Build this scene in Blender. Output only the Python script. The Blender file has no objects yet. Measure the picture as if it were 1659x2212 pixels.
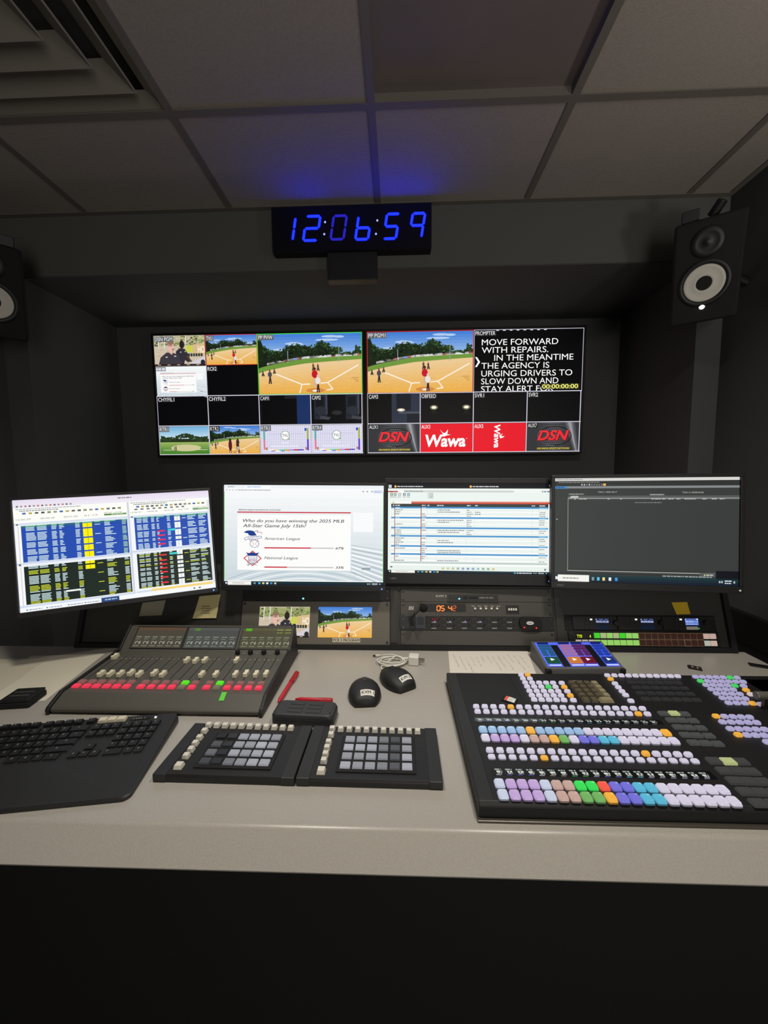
import bpy, bmesh, math, random
from mathutils import Vector, Matrix
random.seed(7)
SC = bpy.context.scene
COL = SC.collection
R = math.radians
IMW, IMH, FPX = 1659, 2212, 850.0

# ------------------------------------------------------------------ camera
CAM = Vector((0, 0, 1.29))
YAW, PITCH, ROLL = R(1.97), R(-5.2), R(-0.38)
_f = Vector((-math.sin(YAW) * math.cos(PITCH), math.cos(YAW) * math.cos(PITCH), math.sin(PITCH)))
_r0 = Vector((math.cos(YAW), math.sin(YAW), 0))
_u0 = _r0.cross(_f)
_r = _r0 * math.cos(ROLL) + _u0 * math.sin(ROLL)
_u = -_r0 * math.sin(ROLL) + _u0 * math.cos(ROLL)
cd = bpy.data.cameras.new('camera')
cam = bpy.data.objects.new('camera', cd)
COL.objects.link(cam)
cam.matrix_world = Matrix(((_r.x, _u.x, -_f.x, CAM.x), (_r.y, _u.y, -_f.y, CAM.y), (_r.z, _u.z, -_f.z, CAM.z), (0, 0, 0, 1)))
cd.sensor_fit = 'HORIZONTAL'
cd.sensor_width = 36
cd.lens = FPX / IMW * 36
cd.clip_start = 0.02
SC.camera = cam

# ------------------------------------------------------------------ world, lamps, exposure
SC.view_settings.view_transform = 'Standard'
SC.view_settings.look = 'None'
SC.view_settings.gamma = 1
SC.view_settings.exposure = 0
SC.view_settings.use_curve_mapping = False
SC.cycles.use_denoising = True
SC.cycles.max_bounces = 6
wd = bpy.data.worlds.new('world')
SC.world = wd
wd.use_nodes = True
wd.node_tree.nodes['Background'].inputs[0].default_value = (0.9, 0.95, 1, 1)
wd.node_tree.nodes['Background'].inputs[1].default_value = 0.0

def area(name, loc, target, size, size_y, power, color, spread=180):
    l = bpy.data.lights.new(name, 'AREA')
    l.shape = 'RECTANGLE'; l.size = size; l.size_y = size_y; l.energy = power; l.color = color; l.spread = R(spread)
    o = bpy.data.objects.new(name, l)
    COL.objects.link(o)
    o.location = loc
    o.rotation_euler = (Vector(target) - Vector(loc)).to_track_quat('-Z', 'Y').to_euler()
    return o
# two recessed downlights over the desk (above the camera position), plus two added fill lamps: one behind, one brightening the right of the ceiling
area('ceiling_downlight_a', (-0.38, 0.58, 2.385), (-0.34, 0.92, 0.745), 0.14, 0.14, 5.4, (1, .94, .83), 120)
area('ceiling_downlight_b', (0.50, 0.58, 2.385), (0.46, 0.92, 0.745), 0.14, 0.14, 5.4, (1, .94, .83), 120)
area('rear_fill_light', (0.60, -2.1, 1.25), (0.10, 1.7, 2.0), 0.9, 1.9, 24, (1, .95, .87))
area('right_ceiling_fill', (1.27, 0.50, 1.60), (1.0, 0.75, 2.4), 0.15, 0.15, 3.0, (1, .93, .84))

# ------------------------------------------------------------------ materials
def lin(c):
    return tuple((v / 255 / 12.92) if v / 255 <= .04045 else ((v / 255 + .055) / 1.055) ** 2.4 for v in c)
MATS = {}
def mat(name, rgb, rough=.5, metal=0, emit=None, estr=1, noise=None, bump=None, spec=.5, coat=0):
    """rgb in 0-255 sRGB; noise=(scale, amount); bump=(scale, strength)"""
    if name in MATS: return MATS[name]
    m = bpy.data.materials.new(name); m.use_nodes = True
    nt = m.node_tree; b = nt.nodes['Principled BSDF']
    c = lin(rgb) + (1,)
    b.inputs['Base Color'].default_value = c
    b.inputs['Roughness'].default_value = rough
    b.inputs['Metallic'].default_value = metal
    b.inputs['Specular IOR Level'].default_value = spec
    b.inputs['Coat Weight'].default_value = coat
    if emit:
        b.inputs['Emission Color'].default_value = lin(emit) + (1,)
        b.inputs['Emission Strength'].default_value = estr
    if noise or bump:
        tc = nt.nodes.new('ShaderNodeTexCoord')
    if noise:
        n = nt.nodes.new('ShaderNodeTexNoise'); n.inputs['Scale'].default_value = noise[0]; n.inputs['Detail'].default_value = 3
        nt.links.new(tc.outputs['Object'], n.inputs['Vector'])
        mx = nt.nodes.new('ShaderNodeMapRange')
        mx.inputs[1].default_value = .3; mx.inputs[2].default_value = .7
        mx.inputs[3].default_value = 1 - noise[1]; mx.inputs[4].default_value = 1 + noise[1]
        nt.links.new(n.outputs[0], mx.inputs[0])
        vm = nt.nodes.new('ShaderNodeVectorMath'); vm.operation = 'SCALE'
        vm.inputs[0].default_value = c[:3]
        nt.links.new(mx.outputs[0], vm.inputs['Scale'])
        nt.links.new(vm.outputs[0], b.inputs['Base Color'])
    if bump:
        n = nt.nodes.new('ShaderNodeTexNoise'); n.inputs['Scale'].default_value = bump[0]; n.inputs['Detail'].default_value = 2
        nt.links.new(tc.outputs['Object'], n.inputs['Vector'])
        bp = nt.nodes.new('ShaderNodeBump'); bp.inputs['Strength'].default_value = bump[1]; bp.inputs['Distance'].default_value = .002
        nt.links.new(n.outputs[0], bp.inputs['Height'])
        nt.links.new(bp.outputs[0], b.inputs['Normal'])
    MATS[name] = m
    return m

def attr_mat(name, emission, base, rough, sampled=True, obj_color=False, spec=.5):
    if name in MATS: return MATS[name]
    m = bpy.data.materials.new(name); m.use_nodes = True
    nt = m.node_tree; b = nt.nodes['Principled BSDF']
    if obj_color:
        a = nt.nodes.new('ShaderNodeObjectInfo'); out = a.outputs['Color']
    else:
        a = nt.nodes.new('ShaderNodeAttribute'); a.attribute_name = 'Col'; out = a.outputs['Color']
    b.inputs['Roughness'].default_value = rough
    b.inputs['Specular IOR Level'].default_value = spec
    if base > 0:
        vm = nt.nodes.new('ShaderNodeVectorMath'); vm.operation = 'SCALE'; vm.inputs['Scale'].default_value = base
        nt.links.new(out, vm.inputs[0]); nt.links.new(vm.outputs[0], b.inputs['Base Color'])
    else:
        b.inputs['Base Color'].default_value = (.004, .004, .004, 1)
    if emission > 0:
        nt.links.new(out, b.inputs['Emission Color'])
        b.inputs['Emission Strength'].default_value = emission
    if not sampled:
        m.cycles.emission_sampling = 'NONE'
    MATS[name] = m
    return m
M_SCREEN = attr_mat('lit_screen', 1.0, 0, .45, True, spec=.25)
M_SCREEN_DIM = attr_mat('dim_glossy_screen', .8, 0, .12, False, spec=.6)
M_PRINT = attr_mat('printed_paper', 0, 1, .8)
M_KEYLIT = attr_mat('lit_keycap', .62, .35, .35, False, obj_color=True)
M_KEYLIT_FIELD = attr_mat('lit_keycap_field', .62, .35, .35, False)
M_KEYSIDE = attr_mat('shaded_keycap_side', .16, .25, .4, False, obj_color=True)  # cap sides dimmed in the material, standing in for shade between caps
M_KEYPLAIN = attr_mat('plain_keycap', 0, 1, .45, False, obj_color=True)

# ------------------------------------------------------------------ helpers
class MB:
    """collects simple shapes and builds ONE mesh object"""
    def __init__(s): s.v = []; s.f = []; s.m = []
    def add(s, v, f, mi=0, M=None):
        o = len(s.v)
        s.v += [(M @ Vector(p)) if M else Vector(p) for p in v]
        s.f += [tuple(i + o for i in q) for q in f]; s.m += [mi] * len(f)
        return s
    def box(s, c, d, mi=0, M=None):
        x, y, z = (k / 2 for k in d); a, b, e = c
        v = [(a + i * x, b + j * y, e + k * z) for k in (-1, 1) for j in (-1, 1) for i in (-1, 1)]
        return s.add(v, [(0, 2, 3, 1), (4, 5, 7, 6), (0, 1, 5, 4), (2, 6, 7, 3), (0, 4, 6, 2), (1, 3, 7, 5)], mi, M)
    def b2(s, lo, hi, mi=0, M=None):
        return s.box([(a + b) / 2 for a, b in zip(lo, hi)], [abs(b - a) for a, b in zip(lo, hi)], mi, M)
    def tap(s, c, d, top, mi=0, M=None):
        """box whose top face is scaled by top=(sx, sy); c is the centre of the bottom face"""
        a, b, e = c; x, y = d[0] / 2, d[1] / 2
        v = [(a + i * x, b + j * y, e) for j in (-1, 1) for i in (-1, 1)] + [(a + i * x * top[0], b + j * y * top[1], e + d[2]) for j in (-1, 1) for i in (-1, 1)]
        return s.add(v, [(0, 2, 3, 1), (4, 5, 7, 6), (0, 1, 5, 4), (2, 6, 7, 3), (0, 4, 6, 2), (1, 3, 7, 5)], mi, M)
    def prism(s, prof, x0, x1, mi=0, M=None, axis='x'):
        """closed profile of (a, b); swept along axis"""
        n = len(prof)
        mk = {'x': lambda t, a, b: (t, a, b), 'y': lambda t, a, b: (a, t, b), 'z': lambda t, a, b: (a, b, t)}[axis]
        v = [mk(x0, a, b) for a, b in prof] + [mk(x1, a, b) for a, b in prof]
        f = [tuple(range(n)), tuple(range(2 * n - 1, n - 1, -1))] + [(i, i + n, (i + 1) % n + n, (i + 1) % n) for i in range(n)]
        return s.add(v, f, mi, M)
    def cyl(s, p, q, r, n=16, mi=0, r2=None, M=None):
        p, q = Vector(p), Vector(q); d = (q - p).normalized()
        a = d.orthogonal().normalized(); b = d.cross(a); r2 = r if r2 is None else r2
        v = [p + (a * math.cos(t) + b * math.sin(t)) * r for t in [2 * math.pi * i / n for i in range(n)]]
        v += [q + (a * math.cos(t) + b * math.sin(t)) * r2 for t in [2 * math.pi * i / n for i in range(n)]]
        f = [tuple(range(n - 1, -1, -1)), tuple(range(n, 2 * n))] + [(i, (i + 1) % n, (i + 1) % n + n, i + n) for i in range(n)]
        return s.add(v, f, mi, M)
    def lathe(s, prof, n=32, mi=0, M=None):
        """profile of (radius, height) round local z, open ends closed by radius 0"""
        v = []; f = []
        for r, h in prof:
            v += [(r * math.cos(2 * math.pi * i / n), r * math.sin(2 * math.pi * i / n), h) for i in range(n)]
        for k in range(len(prof) - 1):
            for i in range(n):
                f.append((k * n + i, k * n + (i + 1) % n, (k + 1) * n + (i + 1) % n, (k + 1) * n + i))
        return s.add(v, f, mi, M)
    def tube(s, path, r, n=8, mi=0, M=None):
        path = [Vector(p) for p in path]; v = []; f = []
        prev = None
        for i, p in enumerate(path):
            d = (path[min(i + 1, len(path) - 1)] - path[max(i - 1, 0)]).normalized()
            a = d.orthogonal().normalized() if prev is None else (prev - d * prev.dot(d)).normalized()
            prev = a; b = d.cross(a)
            v += [p + (a * math.cos(2 * math.pi * k / n) + b * math.sin(2 * math.pi * k / n)) * r for k in range(n)]
        for i in range(len(path) - 1):
            for k in range(n):
                f.append((i * n + k, i * n + (k + 1) % n, (i + 1) * n + (k + 1) % n, (i + 1) * n + k))
        f += [tuple(range(n - 1, -1, -1)), tuple(range((len(path) - 1) * n, len(path) * n))]
        return s.add(v, f, mi, M)
    def loft(s, rings, mi=0, M=None):
        n = len(rings[0]); v = [p for r in rings for p in r]; f = []
        for k in range(len(rings) - 1):
            for i in range(n):
                f.append((k * n + i, k * n + (i + 1) % n, (k + 1) * n + (i + 1) % n, (k + 1) * n + i))
        f += [tuple(range(n - 1, -1, -1)), tuple(range((len(rings) - 1) * n, len(rings) * n))]
        return s.add(v, f, mi, M)
    def mesh(s, name, mats):
        me = bpy.data.meshes.new(name)
        me.from_pydata([tuple(p) for p in s.v], [], s.f)
        for m in (mats if isinstance(mats, (list, tuple)) else [mats]): me.materials.append(m)
        me.polygons.foreach_set('material_index', s.m)
        bm = bmesh.new(); bm.from_mesh(me); bmesh.ops.recalc_face_normals(bm, faces=bm.faces); bm.to_mesh(me); bm.free()
        me.update()
        return me
    def obj(s, name, mats, parent=None, bevel=0, smooth=False, seg=2, sub=0):
        me = s.mesh(name, mats)
        o = bpy.data.objects.new(name, me); COL.objects.link(o)
        if parent: o.parent = parent
        if bevel:
            md = o.modifiers.new('bevel', 'BEVEL'); md.width = bevel; md.segments = seg; md.limit_method = 'ANGLE'; md.angle_limit = R(35)
        if sub:
            md = o.modifiers.new('subsurf', 'SUBSURF'); md.levels = sub; md.render_levels = sub
        if smooth or sub:
            me.polygons.foreach_set('use_smooth', [True] * len(me.polygons))
        return o

def tag(o, label, cat, group=None):
    o['label'] = label; o['category'] = cat
    if group: o['group'] = group
    return o
def thing(name, label, cat, M, group=None):
    o = bpy.data.objects.new(name, None); COL.objects.link(o)
    o.empty_display_size = .05
    o.matrix_world = M
    return tag(o, label, cat, group)
def struct(o):
    o['kind'] = 'structure'; return o
def place(name, me, parent, M, color=None):
    o = bpy.data.objects.new(name, me); COL.objects.link(o)
    o.parent = parent; o.matrix_local = M
    if color: o.color = color
    return o
T = Matrix.Translation
def frame(o, rx=0, rz=0, ry=0):
    return T(Vector(o)) @ Matrix.Rotation(rz, 4, 'Z') @ Matrix.Rotation(rx, 4, 'X') @ Matrix.Rotation(ry, 4, 'Y')
def look(px, py):
    return _f + _r * ((px - IMW / 2) / FPX) - _u * ((py - IMH / 2) / FPX)
def loc(M, px, py, ax, val=0.0):
    """measured point: where the sight line through photo pixel (px, py) meets the plane local[ax] = val of frame M, in local coordinates"""
    I = M.inverted(); o = I @ CAM; d = I.to_3x3() @ look(px, py)
    return o + d * ((val - o[ax]) / d[ax])

# ---- text
_TXT = {}
def text_geo(s, bold=0.0, shear=0.0, spacing=1.0):
    k = (s, bold, shear, spacing)
    if k in _TXT: return _TXT[k]
    cu = bpy.data.curves.new('text', 'FONT'); cu.body = s; cu.resolution_u = 4; cu.offset = bold; cu.shear = shear; cu.space_character = spacing
    o = bpy.data.objects.new('text', cu); COL.objects.link(o)
    me = bpy.data.meshes.new_from_object(o)
    v = [(p.co.x, p.co.y) for p in me.vertices]; f = [tuple(p.vertices) for p in me.polygons]
    bpy.data.objects.remove(o); bpy.data.curves.remove(cu); bpy.data.meshes.remove(me)
    _TXT[k] = (v, f)
    return v, f
_h = text_geo('H')
CAPH = max(p[1] for p in _h[0]) if _h[0] else .7

class Canvas:
    """flat display artwork: coloured polygons in stacked layers, built as ONE mesh. (x right, y down, in w x h units)"""
    def __init__(s, W, H, w, h, step=.00012):
        s.W, s.H, s.w, s.h, s.step = W, H, w, h, step
        s.v = []; s.f = []; s.c = []; s.clip = None
    def _p(s, x, y, l):
        if s.clip:
            x = min(max(x, s.clip[0]), s.clip[2]); y = min(max(y, s.clip[1]), s.clip[3])
        return ((x / s.W - .5) * s.w, -l * s.step, (.5 - y / s.H) * s.h)
    def poly(s, pts, col, l=1):
        o = len(s.v); s.v += [s._p(x, y, l) for x, y in pts]
        s.f.append(tuple(range(o, o + len(pts)))); s.c.append(lin(col)); return s
    def rect(s, x0, y0, x1, y1, col, l=1): return s.poly([(x0, y1), (x1, y1), (x1, y0), (x0, y0)], col, l)
    def grad(s, x0, y0, x1, y1, c0, c1, n=10, l=1):
        for i in range(n):
            t = i / (n - 1)
            s.rect(x0, y0 + (y1 - y0) * i / n, x1, y0 + (y1 - y0) * (i + 1) / n, [a + (b - a) * t for a, b in zip(c0, c1)], l)
        return s
    def ell(s, cx, cy, rx, ry, col, l=1, n=18, a0=0, a1=360):
        return s.poly([(cx + rx * math.cos(R(a0 + (a1 - a0) * i / n)), cy + ry * math.sin(R(a0 + (a1 - a0) * i / n))) for i in range(n)], col, l)
    def ring(s, cx, cy, rx, ry, t, col, l=1, n=28, a0=0, a1=360):
        P = [(math.cos(R(a0 + (a1 - a0) * i / n)), math.sin(R(a0 + (a1 - a0) * i / n))) for i in range(n + 1)]
        for (a, b), (c, d) in zip(P, P[1:]):
            s.poly([(cx + a * rx, cy + b * ry), (cx + c * rx, cy + d * ry), (cx + c * (rx - t), cy + d * (ry - t)), (cx + a * (rx - t), cy + b * (ry - t))], col, l)
        return s
    def line(s, x0, y0, x1, y1, t, col, l=1):
        d = math.hypot(x1 - x0, y1 - y0) or 1; a, b = -(y1 - y0) / d * t / 2, (x1 - x0) / d * t / 2
        return s.poly([(x0 + a, y0 + b), (x1 + a, y1 + b), (x1 - a, y1 - b), (x0 - a, y0 - b)], col, l)
    def frame(s, x0, y0, x1, y1, t, col, l=1):
        s.rect(x0, y0, x1, y0 + t, col, l); s.rect(x0, y1 - t, x1, y1, col, l); s.rect(x0, y0, x0 + t, y1, col, l); s.rect(x1 - t, y0, x1, y1, col, l); return s
    def text(s, t, x, y, h, col, l=2, w=None, bold=0, shear=0, rot=0, align='l', spacing=1.0):
        """baseline start (x, y), cap height h, optional total width w"""
        if bold and 'M' in t:      # thicken by a second, shifted pass: the outline offset closes up the M
            s.text(t, x + h * .05 * math.cos(R(rot)), y + h * .05 * math.sin(R(rot)), h, col, l, w, 0, shear, rot, align, spacing); bold = 0
        v, f = text_geo(t, bold, shear, spacing)
        if not v: return s
        k = h / CAPH; x0 = min(p[0] for p in v); x1 = max(p[0] for p in v)
        kx = k if w is None else w / (x1 - x0)
        off = {'l': -x0, 'c': -(x0 + x1) / 2, 'r': -x1}[align]
        c_, s_ = math.cos(R(rot)), math.sin(R(rot)); o = len(s.v)
        for a, b in v:
            a, b = (a + off) * kx, b * k
            s.v.append(s._p(x + a * c_ + b * s_, y + a * s_ - b * c_, l))
        for q in f: s.f.append(tuple(i + o for i in q)); s.c.append(lin(col))
        return s
    def dashes(s, x, y, w, h, col, l=2, seed=0, n=None):
        """illegible line of type"""
        rr = random.Random(seed * 31 + int(x * 7 + y * 13)); X = x
        while X < x + w:
            e = min(X + h * rr.uniform(.8, 3), x + w); s.rect(X, y, e, y + h, col, l); X = e + h * rr.uniform(.3, .7)
        return s
    def obj(s, name, parent, m, M=None):
        me = bpy.data.meshes.new(name); me.from_pydata(s.v, [], s.f)
        a = me.color_attributes.new('Col', 'FLOAT_COLOR', 'CORNER'); buf = []
        for p, c in zip(me.polygons, s.c): buf += list(c + (1,)) * len(p.vertices)
        a.data.foreach_set('color', buf)
        me.materials.append(m); me.update()
        o = bpy.data.objects.new(name, me); COL.objects.link(o); o.parent = parent
        if M is not None: o.matrix_local = M
        return o
FLAT = Matrix.Rotation(R(-90), 4, 'X')        # lays a canvas on a horizontal face (canvas up = +y)

# common materials
M_WALL = mat('dark_grey_wall_paint', (77, 78, 79), .85, bump=(220, .15))
M_SOFFIT = mat('soffit_paint', (92, 93, 89), .85)
M_TILE = mat('ceiling_tile', (165, 158, 150), .95, noise=(160, .06), bump=(350, .4))
M_TBAR = mat('ceiling_grid_bar', (118, 113, 106), .6)
M_DESK = mat('desk_laminate', (172, 167, 159), .30, noise=(420, .07), spec=.45)
M_BLACK = mat('black_plastic', (22, 22, 23), .5)
M_BLACKM = mat('matte_black', (14, 14, 15), .75)
M_DARK = mat('dark_grey_metal', (52, 50, 47), .55, noise=(60, .04))
M_RACK = mat('rack_panel_grey', (72, 70, 65), .55)
M_CHAR = mat('charcoal_plastic', (36, 36, 37), .5, bump=(500, .1))
M_CASE = mat('case_plastic', (48, 48, 50), .5)
M_STEEL = mat('screw_steel', (70, 70, 72), .35, metal=.8)
M_WHITEP = mat('white_plastic', (225, 222, 212), .4)
M_GREYP = mat('grey_rubber_trim', (92, 92, 92), .6)
M_LABEL = mat('white_label', (228, 226, 220), .7)
M_LEDB = mat('blue_led', (20, 40, 160), .3, emit=(90, 130, 255), estr=2.5)
M_LEDW = mat('white_led', (255, 255, 240), .3, emit=(255, 253, 240), estr=3)
M_LEDR = mat('red_led', (200, 40, 20), .3, emit=(255, 60, 30), estr=1.2)

# ================================================================== SETTING
ZC = 2.40
struct(MB().b2((-1.73, -2.6, -.05), (1.343, 2.45, 0)).obj('floor', mat('dark_carpet', (30, 28, 28), .95, noise=(90, .3), bump=(300, .5))))
struct(MB().b2((-1.83, -2.6, 0), (-1.73, 1.735, ZC + .1)).obj('wall_left', M_WALL))
struct(MB().b2((1.343, -2.6, 0), (1.443, 1.735, ZC + .1)).obj('wall_right', M_WALL))
struct(MB().b2((-1.83, -2.7, 0), (1.443, -2.6, ZC + .1)).obj('wall_back', M_WALL))
struct(MB().b2((-1.62, 2.31, 0), (1.24, 2.41, 2.156)).obj('wall_front', M_WALL))
struct(MB().b2((-1.83, 1.735, 0), (-1.62, 2.41, 2.156)).obj('wall_front_pillar_left', M_WALL))
struct(MB().b2((1.24, 1.735, 0), (1.443, 2.41, 2.156)).obj('wall_front_pillar_right', M_WALL))
struct(MB().b2((-1.83, 1.735, 2.159), (1.443, 2.41, ZC + .1)).obj('wall_front_soffit', M_SOFFIT))
struct(MB().b2((-1.62, 1.736, 2.155), (1.24, 2.31, 2.1588)).obj('ceiling_alcove', M_WALL))  # darker slab: the soffit underside's shade is put into its paint
GX = [-1.73, -1.305, -.69, -.075, .527, 1.165, 1.343]
GY = [-2.6, -2.39, -1.777, -1.164, -.55, .064, .677, 1.29, 1.735]
ceil = MB()
for i in range(len(GX) - 1):
    for j in range(len(GY) - 1):
        if j == 6 and i in (1, 3): continue
        ceil.b2((GX[i] + .002, GY[j] + .002, ZC + .004), (GX[i + 1] - .002, GY[j + 1] - .002, ZC + .02))
ceil.b2((-1.73, -2.6, ZC + .09), (1.343, 1.735, ZC + .1))
struct(ceil.obj('ceiling', M_TILE, bevel=.003))
bars = MB()
for x in GX[1:-1]: bars.b2((x - .012, -2.6, ZC), (x + .012, 1.735, ZC + .0035))
for y in GY[1:-1]: bars.b2((-1.73, y - .012, ZC - .0004), (1.343, y + .012, ZC + .0035))
struct(bars.obj('trim_1', M_TBAR))
wa = MB()
wa.b2((-1.73, 1.712, ZC - .001), (1.343, 1.735, ZC + .003)); wa.b2((-1.73, -2.6, ZC - .001), (-1.708, 1.712, ZC + .003)); wa.b2((1.321, -2.6, ZC - .001), (1.343, 1.712, ZC + .003))
struct(wa.obj('trim_2', M_TBAR))
struct(MB().b2((1.318, -2.6, .645), (1.343, 1.735, .76)).obj('trim_3', M_BLACKM, bevel=.003))
struct(MB().b2((-1.73, -2.6, 0), (-1.718, 1.735, .1)).obj('baseboard_left', M_BLACKM))
struct(MB().b2((1.331, -2.6, 0), (1.343, 1.735, .1)).obj('baseboard_right', M_BLACKM))

# recessed dark panel set up into the ceiling grid
t = thing('recessed_ceiling_panel', 'dark recessed square panel set up inside the ceiling grid, above the clock', 'ceiling panel', T((0, 0, 0)))
x0, x1, y0, y1 = GX[3] + .003, GX[4] - .003, GY[6] + .003, GY[7] - .003
rim = MB()
rim.b2((x0, y1 - .008, ZC + .004), (x1, y1, ZC + .026)); rim.b2((x0, y0, ZC + .004), (x1, y0 + .008, ZC + .026))
rim.b2((x0, y0 + .008, ZC + .004), (x0 + .008, y1 - .008, ZC + .026)); rim.b2((x1 - .008, y0 + .008, ZC + .004), (x1, y1 - .008, ZC + .026))
rim.obj('rim', M_TBAR, t)
MB().b2((x0, y0, ZC + .026), (x1, y1, ZC + .04)).obj('panel', mat('dark_panel_finish', (122, 112, 110), .8, noise=(5, .05)), t)  # panel colour darker than the tiles, with slight noise

# stepped air diffuser
t = thing('ceiling_air_diffuser', 'square stepped air diffuser in the ceiling grid, at the upper left corner', 'air vent', T((0, 0, 0)))
M_DIFF = mat('diffuser_enamel', (138, 133, 124), .55)
cx, cy = (GX[1] + GX[2]) / 2, (GY[6] + GY[7]) / 2
MB().b2((GX[1] + .003, GY[6] + .003, ZC + .075), (GX[2] - .003, GY[7] - .003, ZC + .085)).obj('back_plate', mat('diffuser_dark', (58, 55, 52), .8), t)
for k, (ro, ri, zo, zi) in enumerate([(.302, .262, .004, .022), (.245, .190, .0, .04), (.172, .118, .0, .04), (.100, .046, .0, .04)]):
    m = MB()
    v = []; f = []
    for rr, zz in ((ro, zo), (ri, zi), (ri - .004, zi), (ro - .004, zo - .003)):
        v += [(cx + sx * rr, cy + sy * rr, ZC + .006 + zz) for sx, sy in ((-1, -1), (1, -1), (1, 1), (-1, 1))]
    for a in range(4):
        for i in range(4):
            f.append((a * 4 + i, a * 4 + (i + 1) % 4, ((a + 1) % 4) * 4 + (i + 1) % 4, ((a + 1) % 4) * 4 + i))
    m.add(v, f).obj('louvre_ring', M_DIFF, t)
MB().b2((cx - .03, cy - .03, ZC + .02), (cx + .03, cy + .03, ZC + .03)).obj('centre_cap', M_DIFF, t)

# ================================================================== CONTROL DESK AND TURRET
desk = thing('control_desk', 'grey laminate control desk with a rounded front edge carrying all the consoles', 'desk', T((0, 0, 0)))
prof = [(1.2, .745)]
for i in range(25):        # rolled front edge
    a = R(90 + 47 * i / 24); prof.append((.570 + .014 * math.cos(a), .731 + .014 * math.sin(a)))
prof += [(.5255, .7085), (.5275, .7045), (.536, .7), (1.2, .7)]
MB().prism(prof, -1.69, 1.062).obj('desktop', M_DESK, desk, smooth=False)
MB().b2((-1.66, .66, .08), (1.03, .68, .6995)).obj('modesty_panel', M_BLACKM, desk)
MB().b2((-1.045, 1.2005, 0), (1.036, 1.57, .745)).obj('rear_cabinet', M_BLACKM, desk)
for x in (-1.6, .95): MB().b2((x, .70, 0), (x + .05, 1.18, .6995)).obj('leg_panel', M_BLACKM, desk)

TY, TA = 1.201, R(-18)
MT = frame((0, TY, .745), rx=TA)
def tl(px, py, y=-.001): return loc(MT, px, py, 1, y)
tur = thing('equipment_turret', 'dark sloping equipment turret along the back of the desk, under the monitors', 'equipment turret', T((0, 0, 0)))
k = math.tan(R(18))
MB().prism([(TY, .7455), (TY + .185 * k, .93), (TY + .19 * k + .006, .936), (1.56, .936), (1.56, .7455)], -1.03, 1.02).obj('housing', M_DARK, tur)
for a, b in ((-1.045, -1.03), (1.02, 1.036)):
    MB().prism([(TY - .012, .7455), (TY - .012 + .2 * k, .945), (1.57, .945), (1.57, .7455)], a, b).obj('end_cheek', M_BLACKM, tur)
MB().prism([(TY - .011, .7455), (TY - .0005, .7455), (TY - .0005 + .013 * k, .7585), (TY - .011 + .013 * k, .7585)], -1.03, 1.02).obj('base_strip', M_BLACKM, tur)
for xa in (-.522, -.012, .512):
    m = MB(); m.b2((xa - .012, -.004, .02), (xa + .012, -.0004, .19), M=MT); m.obj('rack_rail', M_DARK, tur)

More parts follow.
